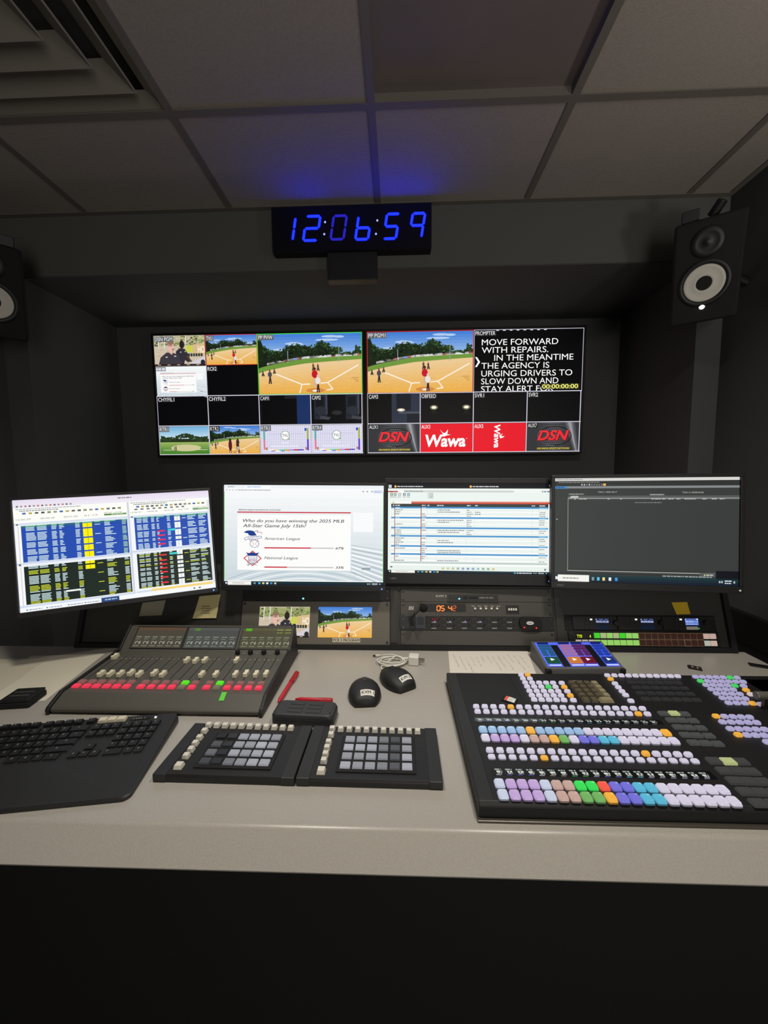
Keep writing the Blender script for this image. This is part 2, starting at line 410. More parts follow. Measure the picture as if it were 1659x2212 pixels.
# ================================================================== SCREEN ARTWORK
W_ = (255, 255, 255)
def softball(c, x, y, w, h, seed=1, night=0, l=1):
    rr = random.Random(seed)
    X = lambda u: x + u * w
    Y = lambda v: y + v * h
    c.grad(x, y, X(1), Y(.5), (70, 128, 214), (186, 210, 238), 10, l)
    for k in range(10):   # thin cloud
        u, v = rr.uniform(.2, .85), rr.uniform(.05, .3)
        c.ell(X(u), Y(v), w * rr.uniform(.05, .12), h * .02, (178, 205, 238), l + 1, 10)
    # ground
    gtop = lambda u: .63 - .28 * u ** .75 + (.12 * max(0, u - .45))
    N = 24
    dirt = [(X(i / N), Y(gtop(i / N) + .02)) for i in range(N + 1)]
    for k in range(8):
        a, b = k / 8, (k + 1) / 8
        cc = [p + (q - p) * k / 7 for p, q in zip((236, 202, 150), (236, 176, 78))]
        top = [(px, py + (Y(1) - py) * a) for px, py in dirt]; bot = [(px, py + (Y(1) - py) * b) for px, py in dirt]
        for i in range(N): c.poly([top[i], top[i + 1], bot[i + 1], bot[i]], cc, l + .5)
    grass_t = [(X(i / N), Y(gtop(i / N) - .075 + .03 * (i / N))) for i in range(N + 1)]
    for i in range(N): c.poly([grass_t[i], grass_t[i + 1], dirt[i + 1], dirt[i]], (112, 152, 62), l + 1)
    fence_t = [(p, q - h * .035) for p, q in grass_t[2:]]
    for i in range(len(fence_t) - 1):
        col = rr.choice([(232, 228, 222), (205, 196, 190), (240, 240, 240), (188, 120, 110), (220, 220, 225)])
        c.poly([fence_t[i], fence_t[i + 1], grass_t[i + 3], grass_t[i + 2]], col, l + 2)
    # tree line
    base = [(X(i / 40), Y(gtop(i / 40) - .06)) for i in range(41)]
    def th(u): return .06 if u < .035 else (.10 + u * 1.5 if u < .12 else .275 - .10 * math.sin((u - .1) * 4.4) - .03 * math.sin(u * 23) - (.05 if .58 < u < .8 else 0) - (.12 if u > .93 else 0) + (.05 if .82 < u < .92 else 0))
    top = [(X(i / 40), Y(th(i / 40) + .02 + rr.uniform(-.02, .03))) for i in range(41)]
    for i in range(40): c.poly([top[i], top[i + 1], base[i + 1], base[i]], (26, 38, 24), l + 2)
    for k in range(420):
        u = rr.uniform(.012, .985); v0 = th(u); v1 = gtop(u) - .085
        v = v0 + max(.02, v1 - v0) * rr.random() ** 1.3; g = rr.uniform(.55, 1.75) * (1.2 if v < v0 + .12 else .7)
        a0 = rr.uniform(0, 90); rx, ry = w * rr.uniform(.005, .015), h * rr.uniform(.008, .022)
        c.poly([(X(u) + rx * rr.uniform(.6, 1.2) * math.cos(R(a0 + 60 * q)), Y(v) + ry * rr.uniform(.6, 1.2) * math.sin(R(a0 + 60 * q))) for q in range(6)], (30 * g, 46 * g, 24 * g), l + 3)
    for k in range(160):
        u, v = rr.random() * .97, rr.uniform(.66, .97); g = rr.uniform(.94, 1.05); t_ = (v - .6) / .4
        c.rect(X(u), Y(v), X(u + .03), Y(v + .008), tuple(min(255, (p + (q - p) * t_) * g) for p, q in zip((236, 200, 146), (236, 178, 84))), l + 1)
    for u, t in ((.285, .28), (.78, .2)): c.rect(X(u), Y(t), X(u + .006), Y(.48), (150, 160, 160), l + 4)
    c.rect(X(.345), Y(.40), X(.378), Y(.435), (120, 150, 215), l + 4)
    # chalk lines
    for a, b, e, g in ((.16, .66, .42, .845), (.97, .53, .67, .82), (.42, .845, .395, .99), (.67, .82, .72, .93), (.72, .93, .66, .945), (.42, .845, .5, .84), (.6, .83, .67, .82)):
        c.line(X(a), Y(b), X(e), Y(g), h * .018, (252, 244, 232), l + 3)
    c.ell(X(.55), Y(.95), w * .09, h * .04, (214, 140, 66), l + 3)
    c.ell(X(.55), Y(.955), w * .03, h * .018, (250, 240, 225), l + 4)
    def man(u, v, hh, top, leg, skin=(120, 80, 60), lean=0):
        c.line(X(u - .008), Y(v), X(u), Y(v - hh * .5), w * .012, leg, l + 5); c.line(X(u + .012), Y(v), X(u + .003), Y(v - hh * .5), w * .012, leg, l + 5)
        c.ell(X(u + lean), Y(v - hh * .66), w * hh * .085, h * hh * .2, top, l + 6, 12)
        c.ell(X(u + lean * 1.6), Y(v - hh * .92), w * hh * .038, h * hh * .08, skin, l + 7, 10)
    man(.108, .83, .24, (74, 74, 86), (48, 44, 44))
    man(.04, .7, .1, (96, 90, 84), (60, 50, 40)); man(.152, .66, .1, (120, 100, 80), (70, 60, 50))
    man(.533, .62, .13, (110, 70, 50), (80, 60, 50)); man(.578, .62, .12, (96, 74, 60), (80, 60, 50))
    man(.545, .9, .34, (196, 24, 44), (206, 180, 150), (80, 40, 34))
    man(.575, .985, .30, (236, 226, 222), (62, 26, 36), (220, 200, 190))
    for k in range(3): c.rect(X(.9 + .02 * k), Y(.74 + .03 * k), X(.97), Y(.75 + .03 * k), (190, 138, 60), l + 3)

def studio(c, x, y, w, h, seed=3, l=1, big=0):
    rr = random.Random(seed)
    X = lambda u: x + u * w
    Y = lambda v: y + v * h
    c.rect(x, y, X(1), Y(1), (206, 192, 170), l)
    c.rect(x, y, X(1), Y(.33), (142, 152, 86), l)
    for k in range(90):
        g = rr.uniform(.6, 1.5); c.ell(min(max(X(rr.random()), x + w * .03), X(.97)), Y(rr.uniform(.03, .34)), w * .025, h * .03, (118 * g, 130 * g, 76 * g), l + 1, 7)
    for k in range(30):
        g = rr.uniform(.85, 1.1); c.ell(X(rr.uniform(.04, .6)), Y(rr.uniform(.4, .7)), w * .03, h * .025, (214 * g, 196 * g, 170 * g), l + 1, 7)
    for u in (.08, .2, .62): c.rect(X(u), y, X(u + .018), Y(.42), (226, 224, 214), l + 2)
    c.rect(X(.62), Y(.34), X(.78), Y(.56), (206, 208, 84), l + 2)
    c.poly([(X(.76), Y(.3)), (X(1), Y(.26)), (X(1), Y(.68)), (X(.76), Y(.6))], (214, 186, 140), l + 3)
    c.text('HO', X(.86), Y(.58), h * .22, (250, 240, 220), l + 4, w=w * .135, bold=.03)
    for k in range(6): c.rect(X(.66 + .05 * k), Y(.6), X(.7 + .05 * k), Y(.70), (58, 62, 50), l + 4)
    c.poly([(X(.6), Y(1)), (X(1), Y(.68)), (X(1), Y(1))], (212, 206, 214), l + 5)
    c.ell(X(.95), Y(.9), w * .045, h * .09, (40, 40, 44), l + 6)
    # person behind
    c.poly([(X(.40), Y(.9)), (X(.43), Y(.52)), (X(.5), Y(.42)), (X(.6), Y(.44)), (X(.66), Y(.6)), (X(.72), Y(.86)), (X(.66), Y(.9)), (X(.6), Y(.82)), (X(.58), Y(.95)), (X(.4), Y(.98))], (52, 50, 56), l + 6)
    c.line(X(.64), Y(.68), X(.73), Y(.88), h * .05, (96, 66, 50), l + 7)
    c.ell(X(.55), Y(.3), w * .05, h * .135, (44, 34, 32), l + 7)
    c.rect(X(.51), Y(.54), X(.535), Y(.57), (210, 205, 215), l + 8); c.rect(X(.6), Y(.52), X(.62), Y(.55), (210, 205, 215), l + 8)
    # person in front
    c.poly([(X(.08), Y(.95)), (X(.12), Y(.72)), (X(.24), Y(.56)), (X(.36), Y(.56)), (X(.48), Y(.66)), (X(.55), Y(.95))], (62, 58, 66), l + 7)
    c.poly([(X(.29), Y(.56)), (X(.37), Y(.56)), (X(.345), Y(.64))], (226, 176, 160), l + 8)
    c.ell(X(.33), Y(.38), w * .065, h * .18, (232, 184, 170), l + 8)
    c.ell(X(.325), Y(.25), w * .055, h * .07, (150, 110, 96), l + 9)
    c.rect(X(.275), Y(.33), X(.37), Y(.35), (120, 84, 80), l + 9)
    c.ring(X(.345), Y(.38), w * .06, h * .16, w * .006, (36, 30, 34), l + 9, 10, 10, 80)
    c.ell(X(.37), Y(.46), w * .012, h * .02, (40, 34, 36), l + 9, 8)
    c.rect(X(.22), Y(.7), X(.26), Y(.73), (220, 216, 224), l + 9); c.rect(X(.39), Y(.67), X(.43), Y(.70), (220, 216, 224), l + 9)
    c.rect(X(0), Y(.95), X(1), Y(1), (44, 26, 28), l + 10)
    for k in range(5): c.rect(X(.06 + .19 * k), Y(.965), X(.12 + .19 * k), Y(.985), (208, 190, 160), l + 11)

def poll(c, x, y, w, h, l=1, small=False):
    """poll page: the square code beside it is left out"""
    X = lambda u: x + u * w
    Y = lambda v: y + v * h
    INK = (70, 74, 80); RED = (205, 52, 68)
    c.grad(x, y, X(1), Y(1), (246, 248, 249), (206, 218, 224), 12, l)
    rr = random.Random(5)
    for k in range(16):     # sweeping stadium light streaks
        v = .62 + k * .022
        c.line(X(.80), Y(v * .97), X(1), Y(v + .035 + k * .006), h * (.006 + .004 * (k % 3)), (252, 253, 253) if k % 2 else (176, 190, 198), l + 1)
    c.clip = (x, Y(.9), X(.99), Y(1))
    for k in range(7): c.ring(X(.5), Y(1.42), w * (.40 + k * .05), h * (.42 + k * .028), h * .008, (250, 252, 252) if k % 2 else (168, 186, 196), l + 1, 40, 190, 350)
    c.clip = (X(.93), Y(.82), X(1), Y(.98))
    c.clip = None
    c.rect(X(.865), Y(.832), X(.92), Y(.85), (228, 232, 236), l + 2); c.rect(X(.865), Y(.85), X(.92), Y(.875), (150, 164, 172), l + 2)
    c.rect(X(.083), Y(.235), X(.795), Y(.248), RED, l + 2)
    c.rect(X(.083), Y(.27), X(.795), Y(.885), (252, 252, 250), l + 2)
    c.rect(X(.81), Y(.24), X(.935), Y(.455), (248, 249, 250), l + 2)
    c.text('delmarvasportsnetwork.com/vote', X(.09), Y(.222), h * .018, INK, l + 3, w=w * .265, bold=.012, shear=.25)
    c.text('Who do you have winning the 2025 MLB', X(.118), Y(.352), h * .034, INK, l + 3, w=w * .635, bold=.011, shear=.25)
    c.text('All-Star Game July 15th?', X(.117), Y(.408), h * .034, INK, l + 3, w=w * .40, bold=.011, shear=.25)
    c.text('American League', X(.253), Y(.548), h * .030, INK, l + 3, w=w * .225, bold=.004, shear=.25)
    c.text('National League', X(.253), Y(.763), h * .030, INK, l + 3, w=w * .212, bold=.004, shear=.25)
    for v, q, t in ((.63, .672, '67%'), (.845, .33, '33%')):
        c.rect(X(.253), Y(v), X(.688), Y(v + .014), (200, 200, 200), l + 3)
        c.rect(X(.253), Y(v), X(.253 + .435 * q), Y(v + .014), RED, l + 4)
        c.text(t, X(.70), Y(v + .018), h * .024, INK, l + 3, w=w * .055, bold=.02, shear=.25)
    NV = (32, 62, 140)
    # league emblem 1: eagle over a ribbon and a ball
    c.poly([(X(a), Y(b)) for a, b in ((.122, .468), (.142, .447), (.165, .444), (.186, .452), (.206, .500), (.172, .505), (.156, .498), (.15, .478))], NV, l + 4)
    for a, b, e, g in ((.19, .462, .203, .446), (.203, .446, .214, .452), (.214, .452, .206, .468), (.206, .468, .226, .462), (.226, .462, .238, .470), (.238, .470, .236, .486)):
        c.line(X(a), Y(b), X(e), Y(g), h * .005, NV if e < .216 else RED, l + 4)
    c.poly([(X(a), Y(b)) for a, b in ((.126, .528), (.15, .512), (.235, .505), (.236, .53), (.20, .545), (.15, .543), (.132, .558))], NV, l + 4)
    c.poly([(X(a), Y(b)) for a, b in ((.129, .530), (.151, .516), (.232, .509), (.232, .528), (.20, .54), (.15, .538), (.134, .552))], (250, 250, 250), l + 5)
    c.text('AMERICAN', X(.148), Y(.533), h * .012, NV, l + 6, w=w * .072, rot=-4)
    for k in range(5): c.line(X(.16 + .012 * k), Y(.548), X(.166 + .012 * k), Y(.566), h * .007, NV if k % 2 else RED, l + 4)
    c.ell(X(.191), Y(.593), w * .030, h * .043, NV, l + 5); c.ell(X(.191), Y(.593), w * .027, h * .039, (250, 250, 250), l + 6)
    c.ring(X(.168), Y(.593), w * .016, h * .03, w * .002, RED, l + 7, 10, -60, 60); c.ring(X(.214), Y(.593), w * .016, h * .03, w * .002, RED, l + 7, 10, 120, 240)
    # league emblem 2: eagle shield on a diamond with crossed bats
    dia = lambda s: [(X(.179), Y(.755 - .088 * s)), (X(.179 + .058 * s), Y(.755)), (X(.179), Y(.755 + .088 * s)), (X(.179 - .058 * s), Y(.755))]
    c.poly(dia(1), RED, l + 4); c.poly(dia(.85), (250, 250, 250), l + 5)
    c.poly([(X(a), Y(b)) for a, b in ((.137, .69), (.165, .70), (.179, .684), (.193, .70), (.222, .69), (.205, .725), (.153, .725))], NV, l + 6)
    c.poly([(X(a), Y(b)) for a, b in ((.15, .725), (.209, .725), (.206, .785), (.179, .806), (.152, .785))], (130, 138, 172), l + 6)
    c.poly([(X(a), Y(b)) for a, b in ((.154, .73), (.205, .73), (.202, .782), (.179, .80), (.156, .782))], (246, 246, 250), l + 7)
    c.text('NATIONAL', X(.158), Y(.755), h * .012, NV, l + 8, w=w * .042)
    for k in range(6): c.rect(X(.16 + .007 * k), Y(.76), X(.163 + .007 * k), Y(.786), RED if k % 2 else NV, l + 8)
    c.line(X(.15), Y(.825), X(.215), Y(.80), h * .009, (150, 150, 170), l + 6); c.line(X(.205), Y(.83), X(.145), Y(.80), h * .007, (170, 120, 120), l + 6)
    c.ring(X(.152), Y(.828), w * .008, h * .012, w * .002, NV, l + 7, 12)

def dsn(c, x, y, w, h, l=1):
    X = lambda u: x + u * w
    Y = lambda v: y + v * h
    c.rect(x, y, X(1), Y(1), (52, 53, 56), l)
    for i in range(26):
        for j in range(13):
            g = 74 + 26 * math.sin(i * .3 + 4)
            c.rect(X((i + .15 + .5 * (j % 2)) / 27), Y((j + .2) / 13), X((i + .8 + .5 * (j % 2)) / 27), Y((j + .72) / 13), (g, g, g + 4), l + 1)
    for k in range(7): c.poly([(X(.70 + .03 * k), y), (X(.73 + .03 * k), y), (X(.93 + .01 * k), Y(1)), (X(.90 + .01 * k), Y(1))], [(70, 71, 75), (92, 93, 97), (128, 129, 134), (160, 161, 166), (128, 129, 134), (92, 93, 97), (70, 71, 75)][k], l + 2)
    c.ring(X(.53), Y(.47), w * .32, h * .345, w * .016, (18, 16, 17), l + 3, 36)
    c.ring(X(.535), Y(.46), w * .325, h * .35, w * .006, (150, 150, 152), l + 3, 36, 90, 210)
    c.text('DSN', X(.205), Y(.62), h * .33, (120, 8, 16), l + 4, w=w * .61, bold=.05, shear=.3)
    c.text('DSN', X(.20), Y(.605), h * .32, (238, 46, 56), l + 5, w=w * .60, bold=.03, shear=.3)
    c.text('DELMARVA SPORTS NETWORK', X(.2), Y(.935), h * .055, (240, 216, 40), l + 5, w=w * .62, bold=.02, shear=.3)

def wawa(c, x, y, w, h, l=1, turned=False):
    c.rect(x, y, x + w, y + h, (232, 22, 40), l)
    if not turned:
        c.text('Wawa', x + w * .09, y + h * .80, h * .40, W_, l + 2, w=w * .78, bold=.03, shear=.12)
        c.rect(x + w * .885, y + h * .52, x + w * .9, y + h * .54, W_, l + 2)
        B = [(.37, .20), (.42, .30), (.44, .33), (.48, .32), (.53, .20), (.52, .33), (.505, .37), (.58, .39), (.50, .41), (.45, .45), (.38, .42), (.41, .39)]
        c.poly([(x + w * a, y + h * b) for a, b in B[:4]] + [(x + w * .45, y + h * .42)], W_, l + 2)
        c.poly([(x + w * a, y + h * b) for a, b in ((.46, .40), (.48, .32), (.53, .20), (.52, .33), (.505, .39))], W_, l + 2)
        c.poly([(x + w * a, y + h * b) for a, b in ((.38, .43), (.43, .38), (.50, .37), (.585, .39), (.50, .42), (.45, .455))], W_, l + 3)
    else:
        c.text('Wawa', x + w * .40, y + h * .05, h * .20, W_, l + 2, w=h * .82, bold=.03, shear=.12, rot=90)
        for P in (((.56, .36), (.52, .42), (.50, .50), (.53, .47)), ((.53, .47), (.60, .46), (.56, .52), (.52, .53)), ((.50, .40), (.53, .47), (.53, .55), (.50, .50))):
            c.poly([(x + w * a, y + h * b) for a, b in P], W_, l + 3)

def tvu(c, x, y, w, h, l=1):
    X = lambda u: x + u * w
    Y = lambda v: y + v * h
    c.rect(x, y, X(1), Y(1), (196, 194, 226), l)
    for i in range(27): c.rect(X(i / 27), y, X(i / 27 + .009), Y(1), (244, 243, 250), l + 1)
    for j in range(17): c.rect(x, Y(j / 17), X(1), Y(j / 17 + .014), (244, 243, 250), l + 1)
    for v in (.3, .55, .75): c.rect(X(.15), Y(v), X(.85), Y(v + .02), (206, 204, 232), l + 2)
    for u, a, b, col in ((.05, .1, .5, (86, 176, 164)), (.05, .5, .86, (226, 124, 160)), (.92, .1, .5, (166, 180, 60)), (.92, .5, .9, (100, 66, 206))):
        c.rect(X(u), Y(a), X(u + .035), Y(b), col, l + 3)
    for u, v, col in ((.09, .1, (52, 84, 206)), (.875, .1, (52, 84, 206)), (.09, .78, (196, 130, 84)), (.885, .78, (180, 130, 90))): c.rect(X(u), Y(v), X(u + .04), Y(v + .1), col, l + 3)
    for k, col in enumerate([(250, 250, 250), (250, 216, 110), (110, 220, 200), (160, 200, 60), (210, 120, 220), (204, 20, 60), (60, 50, 190)]): c.rect(X(.15 + .1 * k), Y(.86), X(.25 + .1 * k), Y(.9), col, l + 3)
    for k, col in enumerate([(110, 100, 200), (250, 250, 250), (120, 110, 210), (255, 170, 110), (120, 230, 220), (190, 190, 200)]): c.rect(X(.2 + .1 * k), Y(.9), X(.27 + .1 * k), Y(.93), col, l + 3)
    c.ell(X(.49), Y(.36), w * .088, h * .17, (86, 150, 100), l + 4, 24); c.ell(X(.49), Y(.36), w * .078, h * .152, (252, 252, 252), l + 5, 24)
    c.ell(X(.565), Y(.49), w * .013, h * .022, (96, 180, 70), l + 5)
    c.text('TVU', X(.49), Y(.41), h * .1, (92, 92, 96), l + 6, w=w * .12, align='c', bold=.01)
    c.dashes(X(.42), Y(.6), w * .14, h * .03, (240, 240, 250), l + 4); c.dashes(X(.2), Y(.73), w * .55, h * .035, (236, 236, 248), l + 4)

def taskbar(c, y0, H, W, search=.17, icons=(.185, .215, .24, .265, .29, .315)):
    c.rect(0, y0, W, H, (22, 44, 54), 4); h = H - y0
    c.grad(0, y0, W, H, (24, 52, 58), (14, 30, 46), 3, 5)
    for k in (0, 1):
        for j in (0, 1): c.rect(W * .008 + k * h * .22, y0 + h * (.3 + .22 * j), W * .008 + h * (.2 + .22 * k), y0 + h * (.5 + .22 * j), (240, 244, 248), 6)
    c.rect(W * .022, y0 + h * .04, W * search, H - h * .04, (244, 242, 236), 6)
    c.dashes(W * .05, y0 + h * .42, W * search * .45, h * .16, (150, 150, 146), 7)
    for i, u in enumerate(icons): c.rect(W * u, y0 + h * .28, W * (u + .014), y0 + h * .74, [(120, 150, 160), (96, 190, 220), (240, 214, 130), (240, 244, 246), (60, 150, 220), (216, 200, 150)][i % 6], 6)
    c.dashes(W * .93, y0 + h * .28, W * .035, h * .14, (220, 228, 232), 6); c.dashes(W * .93, y0 + h * .58, W * .035, h * .14, (220, 228, 232), 6, seed=2)
    for u in (.9, .912, .975): c.rect(W * u, y0 + h * .36, W * (u + .008), y0 + h * .64, (180, 194, 200), 6)

# ================================================================== WALL TELEVISIONS
def television(name, cx, cz, w, h, label, draw):
    M = T((cx, 2.25, cz))
    t = thing(name, label, 'television', M, 'televisions on the back wall')
    b = .012
    fr = MB()
    for lo, hi in (((-w / 2 - b, -.003, h / 2), (w / 2 + b, .03, h / 2 + b)), ((-w / 2 - b, -.003, -h / 2 - b), (w / 2 + b, .03, -h / 2)), ((-w / 2 - b, -.003, -h / 2), (-w / 2, .03, h / 2)), ((w / 2, -.003, -h / 2), (w / 2 + b, .03, h / 2))): fr.b2(lo, hi)
    fr.obj('bezel', M_BLACK, t, bevel=.001)
    MB().b2((-w / 2 + .001, .004, -h / 2 + .001), (w / 2 - .001, .034, h / 2 - .001)).b2((-w * .3, .034, -h * .3), (w * .3, .058, h * .3)).obj('back_case', M_BLACKM, t)
    c = Canvas(1600, 900, w, h); draw(c); c.obj('screen', t, M_SCREEN, T((0, .003, 0)))
    return t
GRIDW = (214, 212, 226)
def cell_label(c, s, x, y, w, dark=False):
    c.rect(x, y, x + w, y + 40, (96, 100, 104) if dark else (30, 30, 32), 14)
    c.text(s, x + 6, y + 34, 28, (236, 236, 238), 15, w=w - 14)
def gridlines(c):
    for x in (0, 400, 1200, 1594): c.rect(x - 3, 450, x + 3, 900, GRIDW, 13)
    c.rect(797, 450, 803, 900, GRIDW, 13)
    for y in (448, 674, 894): c.rect(0, y, 1600, y + 6, GRIDW, 13)
def tv_left(c):
    c.rect(0, 0, 1600, 900, (6, 6, 9), 0)
    studio(c, 0, 0, 396, 222); softball(c, 404, 3, 392, 218, 2)
    poll(c, 4, 228, 392, 220, small=True)
    softball(c, 806, 4, 788, 440, 1)
    c.frame(400, 0, 800, 224, 4, (206, 60, 50), 13); c.frame(800, 0, 1600, 450, 5, (70, 220, 60), 13)
    c.rect(396, 224, 402, 450, GRIDW, 13)
    c.rect(1092, 452, 1196, 672, (26, 48, 96), 2); c.rect(1000, 452, 1092, 480, (30, 34, 38), 2); c.rect(803, 480, 818, 672, (16, 18, 22), 2)
    for x in (1225, 1470):
        c.rect(x, 458, x + 100, 640, (34, 38, 50), 2); c.rect(x + 14, 470, x + 78, 610, (18, 20, 28), 3); c.ell(x + 50, 575, 46, 34, (40, 44, 54), 4)
        c.rect(x + 88, 456, x + 104, 600, (60, 64, 78), 4); c.poly([(x + 50, 612), (x + 130, 624), (x + 110, 644), (x + 40, 634)], (62, 64, 70), 4)
    c.ell(1400, 590, 40, 16, (40, 40, 46), 3)
    # two more field views
    c.grad(4, 682, 396, 806, (120, 180, 220), (222, 236, 244), 8, 1)
    rr = random.Random(9)
    for k in range(240):
        u = rr.random(); yy = 752 + 14 * math.sin(u * 9) + 30 * rr.random(); g = rr.uniform(.6, 1.3)
        c.ell(16 + u * 366, yy, rr.uniform(5, 11), rr.uniform(4, 9), (46 * g, 64 * g, 36 * g), 3, 7)
    c.rect(6, 776, 394, 802, (38, 52, 32), 2)
    c.grad(4, 800, 396, 894, (150, 176, 96), (70, 130, 40), 6, 2); c.ell(210, 846, 120, 26, (206, 200, 150), 4, 24); c.ell(130, 850, 4, 22, (60, 60, 50), 5); c.ell(118, 850, 3, 14, (60, 60, 50), 5); c.rect(30, 860, 380, 863, (230, 230, 220), 3)
    softball(c, 404, 682, 390, 212, 6)
    c.ell(562, 828, 14, 44, (90, 30, 36), 9); c.ell(562, 788, 9, 12, (60, 30, 30), 10); c.rect(554, 850, 559, 890, (70, 30, 32), 9); c.rect(565, 850, 570, 890, (70, 30, 32), 9)
    c.ell(622, 812, 9, 30, (50, 46, 44), 9); c.ell(622, 786, 7, 9, (60, 40, 34), 10); c.rect(612, 826, 617, 862, (60, 50, 44), 9); c.rect(627, 826, 632, 862, (60, 50, 44), 9)
    tvu(c, 804, 682, 392, 212); tvu(c, 1204, 682, 390, 212)
    gridlines(c)
    for s, x, y, w, d in (('DSN PGM', 4, 6, 150, 1), ('TVU', 404, 6, 62, 1), ('PP PVW', 806, 6, 122, 1), ('ROI2', 404, 230, 84, 0), ('CHYFIL1', 4, 456, 140, 0), ('CHYFIL2', 404, 456, 144, 0), ('CAM1', 806, 456, 80, 0), ('CAM2', 1206, 456, 80, 0), ('RTR1', 4, 682, 80, 1), ('RTR2', 404, 682, 80, 0), ('RTR3', 806, 682, 80, 1), ('RTR4', 1206, 682, 80, 1)):
        cell_label(c, s, x, y, w, d)
    c.rect(4, 230, 84, 262, (150, 150, 160), 14); c.dashes(8, 240, 70, 14, (226, 226, 236), 15)
def tv_right(c):
    c.rect(0, 0, 1600, 900, (5, 5, 7), 0)
    softball(c, 4, 6, 788, 440, 1)
    c.frame(0, 0, 796, 452, 5, (196, 44, 40), 13)
    c.rect(800, 0, 1596, 448, (3, 3, 4), 1); c.frame(798, 0, 1600, 452, 4, (190, 190, 204), 13)
    y = 112
    for s, x, w in (('MOVE FORWARD', 856, 560), ('WITH REPAIRS.', 856, 490), ('IN THE MEANTIME', 950, 580), ('THE AGENCY IS', 856, 500), ('URGING DRIVERS TO', 856, 670), ('SLOW DOWN AND', 856, 570), ('STAY ALERT FOR', 856, 536)):
        c.text(s, x, y, 42, W_, 4, w=w); y += 56.5
    c.clip = (800, 4, 1596, 446)
    c.text('UNEVEN PAVEMENT', 856, y + 6, 42, W_, 4, w=640)
    c.clip = None
    for k in range(8): c.rect(960 + k * 50, 4, 980 + k * 50, 10, (225, 225, 230), 4)
    c.poly([(808, 196), (822, 196), (846, 232), (822, 268), (808, 268), (830, 232)], W_, 5)
    c.rect(1300, 398, 1580, 436, (52, 52, 30), 6); c.text('00:00:00:00', 1308, 432, 30, (236, 232, 120), 7, w=264, bold=.02)
    # dark studio views
    c.rect(184, 454, 396, 672, (44, 50, 66), 1); c.rect(220, 454, 330, 580, (22, 26, 36), 2); c.rect(240, 590, 396, 604, (74, 80, 92), 2); c.ell(255, 576, 30, 12, (206, 200, 176), 3); c.ell(255, 576, 14, 7, (255, 252, 232), 4); c.rect(300, 604, 396, 672, (28, 30, 40), 3)
    for x in (504, 748): c.ell(x, 560, 30, 18, (120, 112, 88), 2); c.ell(x, 560, 18, 10, (255, 250, 226), 3); c.ell(x, 590, 20, 22, (22, 21, 18), 1)
    dsn(c, 3, 682, 393, 212); wawa(c, 404, 682, 392, 212); wawa(c, 804, 682, 392, 212, turned=True); dsn(c, 1204, 682, 392, 212)
    gridlines(c)
    for s, x, y, w, d in (('PP PGM1', 6, 8, 142, 1), ('PROMPTER', 802, 6, 160, 0), ('CAM3', 6, 456, 82, 0), ('OBFEED', 404, 456, 122, 0), ('SVR1', 804, 456, 82, 0), ('SVR2', 1204, 456, 82, 0), ('AUX1', 6, 682, 80, 0), ('AUX3', 404, 682, 80, 0), ('AUX5', 804, 682, 80, 0), ('AUX7', 1204, 682, 80, 0)):
        if s in ('AUX3', 'AUX5'): c.text(s, x + 6, y + 36, 28, W_, 15, w=w - 14)
        else: cell_label(c, s, x, y, w, d)
television('wall_television', -.782, 1.7525, 1.178, .665, 'wall television with the green-framed PP PVW softball picture at its upper right', tv_left)
television('wall_television', .4245, 1.7525, 1.182, .665, 'wall television with the white prompter text and red logo tiles', tv_right)

# ================================================================== DESKTOP MONITORS
def monitor(center, yaw, pitch, roll, w, h, bez, chin, top, label, draw, W, H, stand, led=None, logo=None, led2=None):
    M = T(Vector(center)) @ Matrix.Rotation(R(yaw), 4, 'Z') @ Matrix.Rotation(R(-pitch), 4, 'X') @ Matrix.Rotation(R(-roll), 4, 'Y')
    t = thing('computer_monitor', label, 'monitor', M, 'computer monitors above the desk')
    fr = MB(); x, z = w / 2, h / 2
    for lo, hi in (((-x - bez, -.004, z), (x + bez, .022, z + top)), ((-x - bez, -.004, -z - chin), (x + bez, .022, -z)), ((-x - bez, -.004, -z), (-x, .022, z)), ((x, -.004, -z), (x + bez, .022, z))): fr.b2(lo, hi)
    fr.obj('bezel', M_BLACK, t, bevel=.0012)
    bk = MB(); bk.b2((-x + .001, .003, -z + .001), (x - .001, .028, z - .001)); bk.tap((0, 0, 0), (w * .8, h * .75, .03), (.7, .7), M=T((0, .028, 0)) @ Matrix.Rotation(R(-90), 4, 'X'))
    bk.obj('back_case', M_BLACKM, t)
    c = Canvas(W, H, w, h, step=.0001); draw(c); c.obj('screen', t, M_SCREEN, T((0, .0028, 0)))
    I = M.inverted(); a = Vector((0, .07, -.02)); b = I @ Vector(stand)
    st = MB(); st.cyl(a, b, .018, 14); st.box((0, .063, -.02), (.1, .012, .1)); st.cyl(b, I @ (Vector(stand) + Vector((0, 0, .012))), .09, 28)
    st.obj('stand', M_BLACKM, t, bevel=.001)
    if led: MB().cyl((led[0], -.0041, led[1]), (led[0], -.006, led[1]), .0022, 10).obj('power_led', led2 or M_LEDB, t)
    if logo:
        cc = Canvas(40, 10, .024, .006); cc.text('NEC', 2, 9, 7, (120, 120, 124), 0, w=34, bold=.03); cc.obj('logo', t, M_PRINT, T((-x + .018, -.0043, -z - chin * .5)))
    return t

